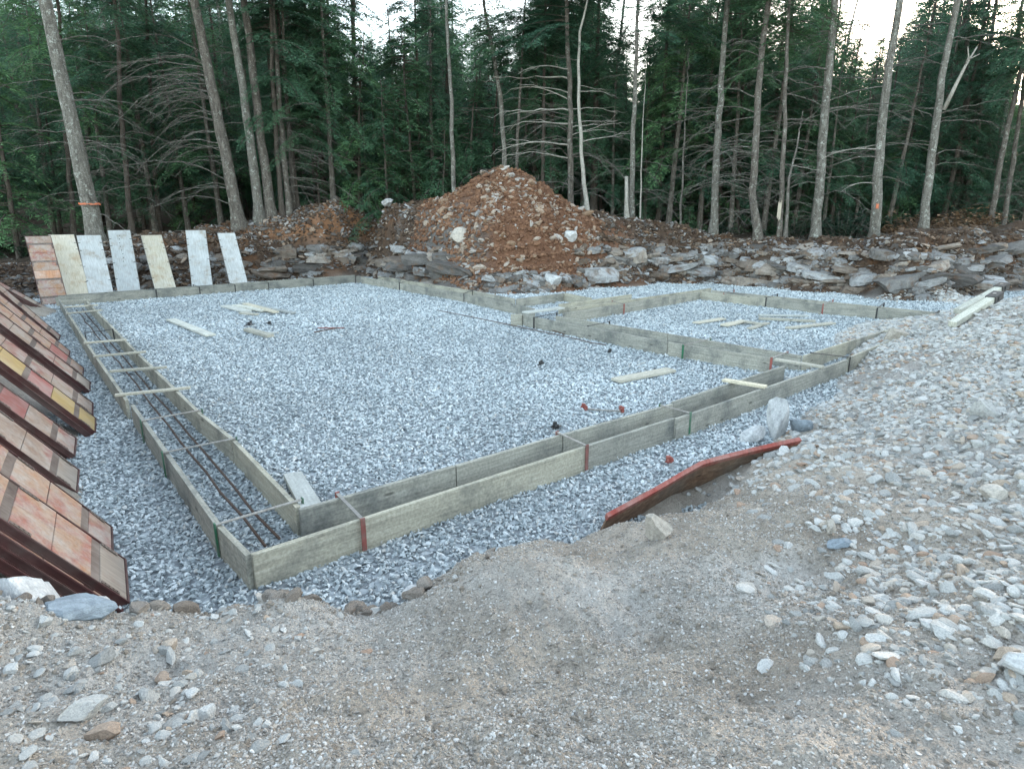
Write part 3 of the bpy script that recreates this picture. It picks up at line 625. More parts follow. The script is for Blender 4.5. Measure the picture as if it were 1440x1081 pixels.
def rib_panel(O, yaw_w, rise, label, group, secs, Wd=.6, Ln=2.44, t=.062, lat=True):
    r = empty('concrete_form'); place(r, O, yaw_w, rise); tag(r, label, 'form panel', group)
    ys = [0, .25, .56, .87, 1.18, 1.5, 1.82, 2.14, Ln]; thick = (1, 3, 5, 7); secs = (secs*3)[:8]
    for k, c in enumerate(secs):
        z = -.010-random.uniform(0,.004); y0 = ys[k]+(.0335 if k in thick else .0155 if k == 0 else .003); y1 = ys[k+1]-(.0335 if k+1 in thick else .0155 if k == 7 else .003)
        MB().box(-Wd/2+.013, Wd/2-.013, y0, y1, -t+.006, z).obj('board_section', SEC[c], r, bevel=.003)
    for s in (-1, 1):
        x = s*(Wd/2-.006); x2 = s*(Wd/2-.011)
        MB().box(x-.006, x+.006, 0, Ln, -.016, -.006).box(x-.006, x+.006, 0, Ln, -t, -t+.012).box(x2-.003, x2+.003, 0, Ln, -t+.0121, -.0161).obj('side_rail', M_maroon, r)
    for y0, y1 in ((.0005,.0145),(Ln-.0145,Ln-.0005)): MB().box(-Wd/2+.0125, Wd/2-.0125, y0, y1, -t, -.005).obj('end_rail', M_maroon, r)
    for k in thick:
        y = ys[k]; MB().box(-Wd/2+.0125, Wd/2-.0125, y-.032, y+.032, -t+.005, -.017).obj('crossbar', M_barsteel, r)
        if lat:
            for s in (-1, 1):
                x = s*(Wd/2-.032); mb = MB().box(x-.014, x+.014, y-.17, y-.035, -.007, -.003)
                for q in range(4): mb.box(x-.005, x+.005, y-.155+q*.03, y-.145+q*.03, -.0028, .0008)
                mb.obj('tie_plate', M_barsteel, r)
    return r
STK = R(-33)
def stack(N_px, rise, layers, label, secs, lean_fan=0.0, yaw=STK, group='form panels stacked against the left bank', lab_under=None, z=0.01, slide=None, Wd=.6):
    wdir = Vector((math.sin(yaw), math.cos(yaw), 0)); P = at(*N_px, z)
    O = P+wdir*Wd/2
    rd = Vector((-math.cos(yaw), math.sin(yaw), 0))
    for k in range(layers):
        A = rise-lean_fan*k; ld = rd*math.cos(A)+Vector((0,0,math.sin(A))); nn = Vector((0,0,1))*math.cos(A)-rd*math.sin(A)
        o2 = O-nn*.068*k+(ld*random.uniform(-.06,.05)+wdir*(random.uniform(-.09,.02)) if k else Vector())
        o2 = o2+Vector((0,0,.068*k*math.cos(A)*1.0))-rd*0
        sc = secs if k == 0 else ''.join('A' for _ in secs)
        rib_panel(o2, yaw, A, label if k == 0 else lab_under[k-1], group, sc, lat=(k == 0), Wd=Wd)
stack((184,846), R(55), 4, 'dusty orange form panel leaning nearest the camera, top of its stack', 'gAAAAAAA', lab_under=['dark edged form panel directly under the nearest orange panel','third form panel down in the nearest stack','bottom form panel of the nearest stack, mostly hidden'])
stack((162,789), R(56), 2, 'faded orange panel just behind the nearest one in the left stack', 'BAAAAAAA', lab_under=['panel hidden under the second leaning panel from the camera'])
stack((111,692), R(55), 1, 'greyish panel between the nearest stack and the maroon edged panel', 'gBBBBBBB')
stack((107,640), R(53), 2, 'tan panel with one red section and thick maroon edge in the left row', 'BBpBBBBB', lab_under=['panel with maroon edge poking out under the tan and red panel'])
stack((136,607), R(53), 2, 'yellow panel with red sections in the left row', 'yypyypyy', lab_under=['dark edged panel under the yellow panel'])
stack((132,583), R(52), 1, 'pinkish grey panel just behind the yellow panel', 'BBBBBBBB')
stack((128,550), R(52), 2, 'dusty pink panel with grey end behind the yellow one', 'gBBBBBBB', lab_under=['dark edged panel under the dusty pink panel'])
stack((118,528), R(52), 1, 'red and tan panel in the middle of the left row', 'ApAAAAAA')
stack((98,502), R(53), 1, 'faded red panel toward the far end of the left row', 'AAAAAAAA')
stack((84,478), R(54), 1, 'reddish panel second farthest in the left row', 'BBBBBBBB')
stack((67,437), R(40), 5, 'topmost of the fanned dark panels at the far end of the left row', 'BgBBABBB', R(2.2), lab_under=['second panel down in the fanned far stack','third panel down in the fanned far stack','fourth panel down in the fanned far stack','bottom panel of the fanned far stack'])

def ply_panel(O, yaw_w, rise, m, label, group, dots=0, Wd=.6, Ln=2.44, t=.062, under=0):
    r = empty('concrete_form'); wd, ld, nn = place(r, O, yaw_w, rise); tag(r, label, 'form panel', group)
    MB().box(-Wd/2+.009, Wd/2-.009, .009, Ln-.009, -.016, 0).obj('plywood_face', m, r, bevel=.002)
    for s in (-1, 1):
        x = s*(Wd/2-.004); MB().box(x-.004, x+.004, 0, Ln, -t, -.001).obj('side_rail', M_steel, r)
    for y in (.004, Ln-.004): MB().box(-Wd/2+.0085, Wd/2-.0085, y-.004, y+.004, -t, -.001).obj('end_rail', M_steel, r)
    for k in range(1, 7):
        MB().box(-Wd/2+.0085, Wd/2-.0085, k*Ln/7-.02, k*Ln/7+.02, -t, -.0165).obj('crossbar', M_maroon, r)
    for y in (.12, .62, 1.22, 1.83, 2.1):
        for s in (-1, 1):
            yj = y+random.uniform(-.03,.03); MB().box(s*(Wd/2-.035)-.028, s*(Wd/2-.035)+.028, yj-.009, yj+.009, .0005, .0035).obj('tie_slot', M_dark, r)
    if dots:
        for k in range(dots):
            mb = MB(); c = Vector((-.02+.02*math.sin(k), 1.25+k*.14, .001)); mb.tube([c, c+Vector((0,0,.003))], .015, 8); mb.obj('bolt_hole', M_dark, r)
    return r
BP = [(-12.55,16.83,-40,47,.61),(-12.60,17.85,-40,47,.64),(-12.14,18.19,-36,46,.63),(-11.59,18.64,-32,51,.61),(-10.82,19.29,-36,45,.60),(-9.93,19.79,-26,50,.61),(-9.15,20.75,-32,46,.57)]
BL = ['orange ribbed panel, leftmost of the row leaning at the back bank','cream panel beside the orange ribbed one at the back bank','pale grey green panel third from the left at the back bank','white panel with a line of dark bolt holes at the back bank',
      'cream panel with brown stains between the two tall white panels','white panel second from the right of the back bank row','pale blue white panel, rightmost of the row at the back bank']
for k, (x, y, yw, A, wdt) in enumerate(BP):
    yaw = R(yw)+math.pi/2         # the run heads along yw, the bottom edge at right angles to it
    O = Vector((x, y, .01)); g = 'form panels leaning on the back bank'
    if k == 0: rib_panel(O, yaw, R(A), BL[k], g, 'BAAoAAAB', Wd=wdt)
    else: ply_panel(O, yaw, R(A), (M_ply_cream if k in (1,4) else M_ply_pale), BL[k], g, 8 if k == 3 else 0, Wd=wdt)

# red edged panel half buried at the right front
def red_panel():
    r = empty('buried_plywood_form', at(990, 655, .35)); tag(r, 'bowed plywood panel with bright red edge, half buried at the dirt rim', 'form panel')
    tpx = [(855,726,.17),(925,688,.27),(988,652,.36),(1060,633,.42),(1127,618,.49)]; bpx = [(866,740),(940,726),(1006,704),(1068,674),(1126,632)]
    ctl = [at(*q) for q in tpx]; dl = (ctl[-1]-ctl[0]).normalized(); ow = Vector((dl.y, -dl.x, 0)).normalized(); low = [c-ow*(c.z+.12)*.55-Vector((0,0,c.z+.12)) for c in ctl]
    n = 24; top = []; bot = []
    def spline(P, u):
        k = min(int(u), len(P)-2); f = u-k; p0 = P[max(k-1,0)]; p1 = P[k]; p2 = P[k+1]; p3 = P[min(k+2,len(P)-1)]
        return p1.lerp(p2, f)*.65+.35*.5*((2*p1)+(p2-p0)*f+(2*p0-5*p1+4*p2-p3)*f*f+(3*p1-p0-3*p2+p3)*f**3)
    for i in range(n+1): top.append(spline(ctl, i/n*(len(ctl)-1))); bot.append(spline(low, i/n*(len(ctl)-1)))
    dirL = (ctl[-1]-ctl[0]); dirL.z = 0; dirL.normalize(); out = Vector((dirL.y, -dirL.x, 0)); nrm = (out*.87-Vector((0,0,.48))).normalized()
    def sheet(name, m, fa, fb, n0, n1):
        v = []; f = []
        for i in range(n+1):
            d = bot[i]-top[i]; L = max(d.length, .01); A = fa(L); B = fb(L)
            for w_, nn_ in ((A,n0),(B,n0),(B,n1),(A,n1)): v.append(tuple(top[i]+d*(w_/L)+nrm*nn_-r.location))
        for i in range(n):
            for q in range(4): f.append((i*4+q, i*4+(q+1)%4, i*4+4+(q+1)%4, i*4+4+q))
        f += [(3,2,1,0), (n*4,n*4+1,n*4+2,n*4+3)]
        me = bpy.data.meshes.new(name); me.from_pydata(v, [], f); me.materials.append(m); me.update(); link(name, me, r)
    sheet('red_edge_rail', M_redfade, lambda L: 0, lambda L: .045, -.03, .008); sheet('plywood_face', M_redwood, lambda L: .046, lambda L: L, -.012, .004)
red_panel()

# beams with black end brackets on the rubble
def beam(a, b, za, zb, label, w=.13, h=.10):
    p0, p1 = at(*a, za), at(*b, zb); d = p1-p0; L = d.length
    r = empty('timber_beam'); r.location = (p0+p1)/2; r.rotation_euler = d.to_track_quat('X','Z').to_euler(); tag(r, label, 'beam', 'timber beams lying on the rubble slope')
    MB().box(-L/2, L/2, -w/2, w/2, -h/2, h/2).obj('timber', M_beam, r, bevel=.006)
    mb = MB(); e = .016
    for (y0,y1,z0,z1) in ((-w/2-e,w/2+e,h/2+.001,h/2+e),(-w/2-e,w/2+e,-h/2-e,-h/2-.001),(-w/2-e,-w/2-.001,-h/2,h/2),(w/2+.001,w/2+e,-h/2,h/2)):
        mb.box(L/2-.25, L/2+.03, y0, y1, z0, z1)
    br = mb.obj('end_bracket', M_dark, r, bevel=.002)
    c = Vector((L/2-.11, 0, h/2+e+.001)); MB().tube([c, c+Vector((0,0,.01))], .028, 10).obj('bolt', M_steel, br)
    MB().box(L/2-.15, L/2-.07, -w/2-e-.012, -w/2-e-.001, -.03, .03).obj('tab', M_dark, br)
    return r
beam((1339,456),(1403,415), .60, 1.0, 'pale timber beam with black end bracket on the rubble slope, the nearer one')
beam((1346,438),(1412,402), .62, 1.0, 'timber beam partly hidden behind another, black bracket at its upper end')

# ------------------------------------------------------------------ single rocks
def rock(px, py, z, sx, sy, sz, m, label, group=None, seed=0, yaw=None, cat='rock', sub=3, cuts=14, sink=.25, name='rock', tilt=.15, at_ground=True):
    me = rock_mesh(name, 900+seed, m, sub, cuts, 1.0)
    o = link(name, me); p = at(px, py, z); g = gz(p.x, p.y) if at_ground else p.z
    r = random.Random(seed); o.location = (p.x, p.y, max(g, 0)+sz*(1-sink*2)*.75); o.scale = (sx, sy, sz)
    o.rotation_euler = (r.uniform(-tilt,tilt), r.uniform(-tilt,tilt), yaw if yaw is not None else r.uniform(0,6.28)); return tag(o, label, cat, group)
M_pale = rock_mat('pale_block_stone', [(0,(.43,.435,.43)),(1,(.53,.53,.525))], 3, .5, .02)
M_tan1 = rock_mat('tan_field_stone', [(0,(.36,.32,.27)),(1,(.43,.39,.34))], 4, .4, .015)
M_blue = rock_mat('blue_grey_stone', [(0,(.20,.235,.265)),(1,(.25,.285,.31))], 4, .3, .01)
rock(1090,606,.05,.165,.14,.31,M_pale,'tall pale boulder standing upright at the edge of the gravel',seed=1,yaw=.3,sink=.1,tilt=.05)
rock(1060,616,.02,.16,.13,.15,M_pale,'squat pale rock left of the tall standing boulder',seed=2)
rock(1122,604,.06,.18,.12,.16,M_blue,'grey tilted rock right of the tall standing boulder',seed=3,tilt=.5)
rock(921,782,.38,.12,.10,.11,M_tan1,'large tan rock alone on the dirt below the red edged panel',seed=4,sink=.08)
rock(38,836,.66,.22,.17,.32,M_pale,'jagged pale block at the rim beside the nearest leaning panels',seed=5,sink=.15)
rock(-4,846,.66,.20,.17,.15,M_pale,'pale block at the left edge of the photo by the nearest panels',seed=6)
rock(92,852,.62,.20,.14,.10,M_pale,'flat pale slab right of the jagged block on the rim',seed=7)
rock(115,890,.60,.20,.12,.07,M_blue,'flat blue grey slab set in the dirt at lower left',seed=8,yaw=.2,sink=.35)
rock(178,880,.45,.035,.03,.035,M_pale,'small white stone beside the blue grey slab',seed=9)
rock(118,1000,.8,.085,.06,.06,M_rubble,'large tan grey wedge among the lower left stones',seed=10,yaw=.7)
rock(1436,945,.93,.10,.08,.05,M_pale,'pale rock cut off by the right edge of the photo',seed=11)
rock(1304,905,.8,.045,.032,.03,M_pale,'smooth white oval stone on the lower right dirt',seed=12,yaw=-.5)
rock(1165,758,.62,.055,.045,.05,M_tan1,'brown rounded rock at the top of the dirt and rubble border',seed=13)
rock(1218,848,.72,.05,.042,.03,M_tan1,'pinkish triangular rock at the lower edge of the rubble',seed=14)
rock(1182,772,.62,.085,.045,.03,M_blue,'flat grey slab next to the brown rounded rock',seed=15,yaw=.1)
rock(1262,472,.3,.22,.2,.16,M_tan1,'tan angular rock resting against the buried end of the outer form',seed=16)
rock(1382,590,.72,.16,.12,.13,M_rubble,'large grey block in the middle of the rubble slope at right',seed=17)
rock(1400,700,.78,.11,.09,.06,M_rubble,'broad grey rock at the right of the rubble slope',seed=18)
rock(595,862,.2,.12,.07,.05,M_pale,'pale flat stone at the dirt rim in the centre',seed=19,yaw=.6)
rock(420,905,.3,.05,.045,.04,M_tan1,'brown clod like stone in a hollow of the dirt rim',seed=20)
# loose rocks of the rubble slope, one by one
V_one = [rock_mesh('rock', 700+k, M_rubble, 3, 13, .78) for k in range(12)]
def many_rocks():
    r = random.Random(3); k = 0; placed = []
    while k < 215:
        px = r.uniform(1020, 1460); py = r.uniform(440, 1000); p = at(px, py, .55)
        w = smooth(0, 1, np.array([(px-1000)/260-(max(py-720,0)/330)]))[0]
        if p.y > 12.5 or r.random() > w: continue
        q = base_h(np.array([p.x]), np.array([p.y]))[0]
        if q < .1: continue
        s = (.022+.044*r.random()**3)*(.85 if p.y < 3.2 else 1 if p.y < 5 else 1.4)
        if any((p.x-a)**2+(p.y-b)**2 < (s+c)**2*.55 for a, b, c in placed): continue
        placed.append((p.x, p.y, s)); o = link('rock', r.choice(V_one)); z = gz(p.x, p.y)
        o.location = (p.x, p.y, z+s*r.uniform(-.2,.15)); o.scale = (s*r.uniform(.9,1.5), s*r.uniform(.75,1.1), s*r.uniform(.75,1.1)); o.rotation_euler = (r.gauss(0,.3), r.gauss(0,.3), r.uniform(0,6.28))
        wh = ('near the timber beams' if py < 500 else 'between the standing boulder and the beams' if py < 600 and px < 1290 else 'at the right edge of the photo' if px > 1330 else 'behind the red edged panel' if py < 700 else 'where the rubble meets the bare dirt'); sz = 'small' if s < .034 else 'middling' if s < .05 else 'big'
        tag(o, '%s pale angular rock loose on the rubble slope %s' % (sz, wh), 'rock', '%s rubble rocks %s' % (sz, wh)); k += 1
    k = 0
    while k < 45:
        px = r.gauss(190, 130); py = r.uniform(880, 1075); p = at(px, py, .7)
        if px < -20 or px > 560: continue
        s = .014+.03*r.random()**2.5; o = link('rock', r.choice(V_one)); z = gz(p.x, p.y)
        o.location = (p.x, p.y, z+s*.3); o.scale = (s*r.uniform(.9,1.5), s*r.uniform(.8,1.1), s*r.uniform(.8,1.2)); o.rotation_euler = (r.gauss(0,.3), r.gauss(0,.3), r.uniform(0,6.28))
        tag(o, 'pale broken stone lying loose on the dirt at the lower left', 'rock', 'loose stones at the lower left'); k += 1
many_rocks()
# slabs of the cut bank
def slab_mesh(name, seed, m):
    r = random.Random(seed); bm = bmesh.new(); bmesh.ops.create_cube(bm, size=2)
    bmesh.ops.subdivide_edges(bm, edges=bm.edges[:], cuts=2, use_grid_fill=True)
    pl = [(Vector((r.gauss(0,1), r.gauss(0,1), r.gauss(0,.25))).normalized(), r.uniform(.72,.98)) for _ in range(8)]
    for v in bm.verts:
        for n, d in pl:
            e = v.co.dot(n)-d
            if e > 0: v.co -= n*e
        v.co += Vector((r.uniform(-.07,.07), r.uniform(-.07,.07), r.uniform(-.12,.12)))
    for v in bm.verts: v.co.z *= .22
    me = bpy.data.meshes.new(name); bm.to_mesh(me); bm.free(); me.materials.append(m); return me
V_sl = [slab_mesh('ledge_rock', 760+k, M_ledge if k < 7 else M_ledge2) for k in range(10)]
def small_ledge():
    n = 9000; t = rng.uniform(toe_t[0], toe_t[-1]+.1, n); r = np.interp(t, toe_t, toe_r)+rng.uniform(-.3,1.9,n); x = r*np.sin(t); y = r*np.cos(t); z = height(x, y)
    k = ((np.abs(x-PEAK.x) > 2.2) | (z < .6)) & (z < np.where(x < -2.5, 1.15, 1.3)+.25*fbm(x,y,94,3)) & (rng.random(n) < .08+.75*smooth(-.08,.12,fbm(x*.9,y*2,93,3))); x, y, z, t = x[k], y[k], z[k], t[k]; n = len(x); s = .05+.20*rng.random(n)**2.4
    gn_scatter('ledge_pieces', 'small broken pieces of the layered ledge', np.stack([x,y,z],1), np.stack([rng.normal(.12,.25,n), rng.normal(0,.22,n), -t+rng.normal(0,.6,n)],1), np.stack([s*rng.uniform(.8,1.6,n), s*rng.uniform(.7,1.1,n), s*rng.uniform(.8,2.0,n)],1), V_sl)
small_ledge()
V_ht = [rock_mesh('rock', 780+k, M_tanrock, 2, 12, .6) for k in range(8)]
def bank_rocks():
    r = random.Random(12); k = 0
    while k < 285:
        zone = r.random(); px = r.uniform(385, 655) if zone < .38 else r.uniform(830, 1235) if zone < .80 else r.uniform(1235, 1450)
        t = math.atan2((px-720)/FPX, cp); r0 = np.interp(t, toe_t, toe_r); zt = r.uniform(.05, 1.2 if px < 700 else 1.35)
        offs = np.linspace(-.1, 2.4, 26); hh = height((r0+offs)*math.sin(t), (r0+offs)*math.cos(t)); j = np.argmax(hh >= zt)
        if hh[j] < zt: continue
        rr = r0+offs[j]; x, y = rr*math.sin(t), rr*math.cos(t); s = .20+.42*r.random()**2.0
        if zt > 1.1: s *= .75
        o = link('ledge_rock', r.choice(V_sl)); d = .12*math.sin(px*.013)
        o.location = (x, y+s*.25, zt-.02); o.scale = (s*r.uniform(.9,1.7), s*r.uniform(.7,1.1), s*r.uniform(.7,1.8)); o.rotation_euler = (r.gauss(.10,.12), d+r.gauss(0,.12), -t+r.gauss(0,.35))
        wh = ('left of the dirt heap' if px < 700 else 'right of the heap below the snag' if px < 1000 else 'below the right row of trunks' if px < 1220 else 'at the far right'); sz = 'broad' if s > .36 else 'small'
        tag(o, '%s grey ledge slab jutting from the cut bank %s' % (sz, wh), 'rock', '%s ledge slabs %s' % (sz, wh)); k += 1
    k = 0
    while k < 95:
        a = r.uniform(0, 6.28); d = 2.9*math.sqrt(r.random()); x = PEAK.x+math.cos(a)*d*1.05; y = PEAK.y-abs(math.sin(a)*d)*1.25
        z = gz(x, y); s = .07+.15*r.random()**2
        o = link('rock', r.choice(V_ht)); o.location = (x, y, z+s*.25); o.scale = (s*r.uniform(.9,1.5), s*r.uniform(.8,1.1), s*r.uniform(.8,1.2)); o.rotation_euler = (r.gauss(.3,.35), r.gauss(0,.3), r.uniform(0,6.28))
        wh = ('near its top' if z > 3 else 'on its left flank' if x < PEAK.x-.6 else 'on its right flank' if x > PEAK.x+1 else 'low on its front')
        tag(o, 'tan angular rock stuck in the red brown dirt heap '+wh, 'rock', 'rocks on the dirt heap '+wh); k += 1
bank_rocks()
for px, py, z0, s, m, lab, sd_ in ((648,365,.9,(.42,.3,.34),M_tan1,'large pale pinkish block on the grey face left of the dirt heap',31),(672,322,1.6,(.2,.18,.2),M_ledge,'pale round rock high on the grey face left of the heap',32),
        (775,402,.2,(.5,.35,.3),M_pale,'big pale broken block at the foot of the dirt heap',33),(800,357,1.0,(.3,.2,.28),M_pale,'pale split rock midway down the heap on its right',34),
        (475,283,2.0,(.4,.3,.22),M_ledge,'grey boulder sitting on the bank top left of the heap',35),(545,290,2.1,(.35,.3,.25),M_ledge,'dark boulder on the bank top nearest the heap',36)):
    D = toeD(px)+{31:.9,32:1.5,33:.1,34:1.2,35:1.9,36:1.9}[sd_]; p = atD(px, py, D); o = link('rock', rock_mesh('rock', 900+sd_, m, 3, 13, 1))
    o.location = (p.x, p.y, gz(p.x, p.y)+s[2]*.45); o.scale = s; o.rotation_euler = (.2, .1, sd_*1.3); tag(o, lab, 'rock')

# ------------------------------------------------------------------ trees
def quads_to_mesh(name, V, m, k=4):
    V = np.asarray(V, np.float32).reshape(-1,3); f = np.arange(len(V), dtype=np.int32).reshape(-1,k); return mesh_np(name, V, f, m)
def spray(P, Ts, Ns, length, out, r, leaf=(.10,.045), dens=1.0):
    """flat feathery spray: leaflets either side of a twig from P along Ts in the plane with normal Ns"""
    B = np.cross(Ns, Ts); n = max(3, int(length/.042*dens))
    u = (np.arange(n)+r.random(n)*.7)/n; sg = np.where(np.arange(n) % 2 == 0, 1, -1)
    c = P+Ts*(u*length)[:,None]-np.array([0,0,1.])*(u*u*length*.28)[:,None]
    L = leaf[0]*(1.25-.7*u)*r.uniform(.7,1.4,n); w = leaf[1]*r.uniform(.7,1.3,n)
    d = Ts*.75+B*(sg*r.uniform(.5,1.0,n))[:,None]+Ns*r.normal(0,.22,n)[:,None]; d /= np.linalg.norm(d,axis=1)[:,None]
    s = np.cross(d, Ns+r.normal(0,.45,(n,3))); s /= np.linalg.norm(s,axis=1)[:,None]+1e-6
    q = np.stack([c, c+d*(L*.45)[:,None]+s*w[:,None], c+d*L[:,None], c+d*(L*.45)[:,None]-s*w[:,None]],1); out.append(q)
def crown_mesh(name, seed, H, z0, Lmax, nb, m, leaf=(.17,.017), dens=1.45, droop=.35, top_pow=.85):
    r = np.random.default_rng(seed); out = []; tw = MB(); bad = r.uniform(0,6.28,3)
    for i in range(nb):
        t = (i+r.random())/nb; z = z0+(H-z0)*t; az = r.uniform(0,6.28)
        L = Lmax*((1-t)**top_pow)*r.uniform(.55,1.15)+.25
        if min(abs((az-b+3.14) % 6.28-3.14) for b in bad) < .35 and r.random() < .6: L *= .35     # ragged sides
        if r.random() < .1: continue
        a = np.array([math.cos(az), math.sin(az), 0]); rise = r.uniform(-.15,.35)+.35*t
        ns = max(3, int(L/.17)); pts = []
        for k in range(ns+1):
            u = k/ns; pts.append(np.array([0,0,z])+a*(L*u)+np.array([0,0,1.])*(L*(rise*u-droop*1.6*u*u)))
        tw.tube([Vector(p) for p in pts[::2]+[pts[-1]]], np.linspace(.02,.005,len(pts[::2])+1), 3)
        for k in range(1, ns+1):
            u = k/ns; T = pts[k]-pts[k-1]; T = T/np.linalg.norm(T)
            if u < .16: continue
            side = np.cross(T, np.array([0,0,1.])); side /= np.linalg.norm(side); N_ = np.cross(side, T)
            N_ = N_+r.normal(0,.18,3); N_ /= np.linalg.norm(N_)
            l = (.22+.34*L*(1-u)*.55+.12)*r.uniform(.6,1.25)
            for sgn in (-1,1):
                if r.random() < .12: continue
                d = T*r.uniform(.45,.8)+side*sgn; d /= np.linalg.norm(d); spray(pts[k], d, N_, l, out, r, leaf, dens)
        spray(pts[-1], T, N_, .35, out, r, leaf, dens)
    q = np.concatenate(out).reshape(-1,3); nv = len(q); f = np.arange(nv, dtype=np.int32).reshape(-1,4)
    tv = np.array(tw.v, np.float32); tf = np.array([x for x in tw.f if len(x) == 4], np.int32)+nv
    return mesh_np(name, np.concatenate([q, tv]), np.concatenate([f, tf]), [m, M_barkdark], midx=[0]*len(f)+[1]*len(tf))
CR = [crown_mesh('crown', 1, 14.5, 1.6, 3.3, 110, M_leaf), crown_mesh('crown', 2, 12.0, .8, 3.0, 100, M_leaf), crown_mesh('crown', 3, 16.0, 2.6, 3.3, 105, M_leaf),
      crown_mesh('crown', 4, 10.5, .5, 2.7, 90, M_leaf2), crown_mesh('crown', 5, 15.0, 3.5, 3.1, 95, M_leaf)]
CR += [crown_mesh('crown', 6, 13.0, 4.0, 3.2, 84, M_leaf2), crown_mesh('crown', 7, 13.5, 2.4, 3.0, 92, M_leaf)]
CRH = [14.5, 12.0, 16.0, 10.5, 15.0, 13.0, 13.5]
CRB = [crown_mesh('crown', 11, 6.0, .3, 1.9, 60, M_leaf2, (.13,.015), 1.7), crown_mesh('crown', 12, 4.0, .2, 1.5, 44, M_leaf2, (.12,.014), 1.7)]
def trunk_mesh(H, r0, m, seed, k=8, bend=.12, name='trunk'):
    r = random.Random(seed); pts = []; rad = []; n = 14; ox = oy = 0
    for i in range(n+1):
        t = i/n; ox += r.gauss(0,bend)*.3; oy += r.gauss(0,bend)*.3; pts.append((ox*t, oy*t, -.3+t*(H+.3))); rad.append(r0*(1.25-.25*min(1,t*8))*(1-t*.93)+.008)
    return MB().tube(pts, rad, k).mesh(name, m, True)
TR = [trunk_mesh(h*.99, .16+.02*k, M_barkdark, 40+k) for k, h in enumerate(CRH)]
def branch_mesh(seed, L, droop, rise, m, twigs=9, r0=.013, kink=.13):
    r = random.Random(seed); mb = MB(); pts = []; n = 9; oy = oz = 0
    for i in range(n+1):
        t = i/n; oy += r.gauss(0,kink)*L/n; oz += r.gauss(0,kink)*L/n
        pts.append(Vector((L*t, oy, oz+L*(rise*t-droop*t*t))))
    mb.tube(pts, [r0*(1-.85*i/n)+.003 for i in range(n+1)], 4)
    for _ in range(twigs):
        i = r.randint(2, n-1); b = pts[i]; d = (pts[i]-pts[i-1]).normalized(); s = Vector((-d.y, d.x, 0)).normalized()*r.choice((-1,1))
        l = L*r.uniform(.14,.38); q = [b]; 
        for k in range(1,4): q.append(b+(d*.75+s*.65)*l*k/3+Vector((r.gauss(0,.03), r.gauss(0,.03), r.gauss(0,.03)-droop*.3*l*(k/3)**2)))
        mb.tube(q, [r0*.45*(1-.25*k) for k in range(4)], 3)
    return mb.mesh('branch', m)
BR = {'arch': [branch_mesh(60+k, 2.0+.12*k, .62, .38, M_twig, 12, .012) for k in range(6)],
      'flat': [branch_mesh(70+k, 2.0+.1*k, .38, .24, M_twig, 9, .013) for k in range(6)],
      'rise': [branch_mesh(80+k, 1.9, -.05, .35, M_twig, 7, .016) for k in range(4)],
      'pale': [branch_mesh(90+k, 2.1, .18, .20, M_bare, 5, .02) for k in range(4)]}
def tree_front(pxs, wpx, D, m, label, H=15.0, crown=None, brs=(), group='tall trunks along the edge of the clearing', stump=False, seed=0, k=10, name='tree', cs=1.0, ct=.5, lean_back=.0):
    D = max(D, toeD(pxs[0][0])+2.35); r = random.Random(seed+500); P = [atD(x, y, D+lean_back*i) for i, (x, y) in enumerate(pxs)]
    base = P[0].copy(); base.z = gz(base.x, base.y); P[0].z = min(P[0].z, base.z); 
    if P[0].z > base.z-.01: pass
    root = empty(name, base); tag(root, label, 'tree' if not stump else 'stump', None if stump else group)
    # smooth the traced line, then carry on upward out of the frame
    pts = []
    for a, b in zip(P[:-1], P[1:]):
        n = max(2, int((b-a).length/.55))
        pts += [a.lerp(b, i/n) for i in range(n)]
    pts.append(P[-1])
    if not stump and pts[-1].z < H+base.z:
        d = (P[-1]-P[-2]).normalized(); e = pts[-1].copy(); left = H+base.z-e.z; n = 10
        for i in range(1, n+1): pts.append(e+d*(left*i/n)+Vector((-d.x*.35*left*(i/n)**2, 0, 0)))
    for i in range(1, len(pts)-1): pts[i] = pts[i]+Vector((r.gauss(0,.018), r.gauss(0,.018), 0))
    pts = [Vector((pts[0].x, pts[0].y, base.z-.4))]+[p for p in pts if p.z > base.z-.1]; tot = pts[-1].z-base.z; R0 = wpx/2/FPX*D*.88
    def rad(z): t = max(0, (z-base.z)/tot); return R0*((1.0-.80*t) if not stump else (1-.2*t))*(1+.5*math.exp(-max(z-base.z,0)*4.0))*r.uniform(.96,1.05)
    MB().tube([p-base for p in pts], [rad(p.z) for p in pts], k).obj('trunk', m, root, True)
    def on(z):
        for a, b in zip(pts[:-1], pts[1:]):
            if a.z <= z <= b.z: return a.lerp(b, (z-a.z)/max(b.z-a.z,1e-4))
        return pts[-1]
    for style, n, z0, z1, L0, L1, azc, azs in brs:            # az 0 = to the right in the photo, pi = left, -pi/2 = to the camera
        for q in range(n):
            z = r.uniform(z0, z1); p = on(base.z+z); o = link('branch', r.choice(BR[style]), root)
            o.location = p-base; az = r.gauss(azc, azs); s = r.uniform(L0, L1)/2.0; o.rotation_euler = (r.gauss(0,.2), r.gauss(0,.14), az); o.scale = (s, s, s)
    if crown is not None:
        o = link('crown', CR[crown], root); p = on(base.z+H*ct); t = on(base.z+H*.98)-p; o.location = p-base
        sc = (H*(1-ct)+.8)/CRH[crown]; o.scale = (cs, cs, sc); o.rotation_euler = (math.atan2(-t.y, t.z), math.atan2(t.x, t.z), r.uniform(0,6.28))
        o.rotation_mode = 'XYZ'
    return root, on
PI = math.pi
T = tree_front
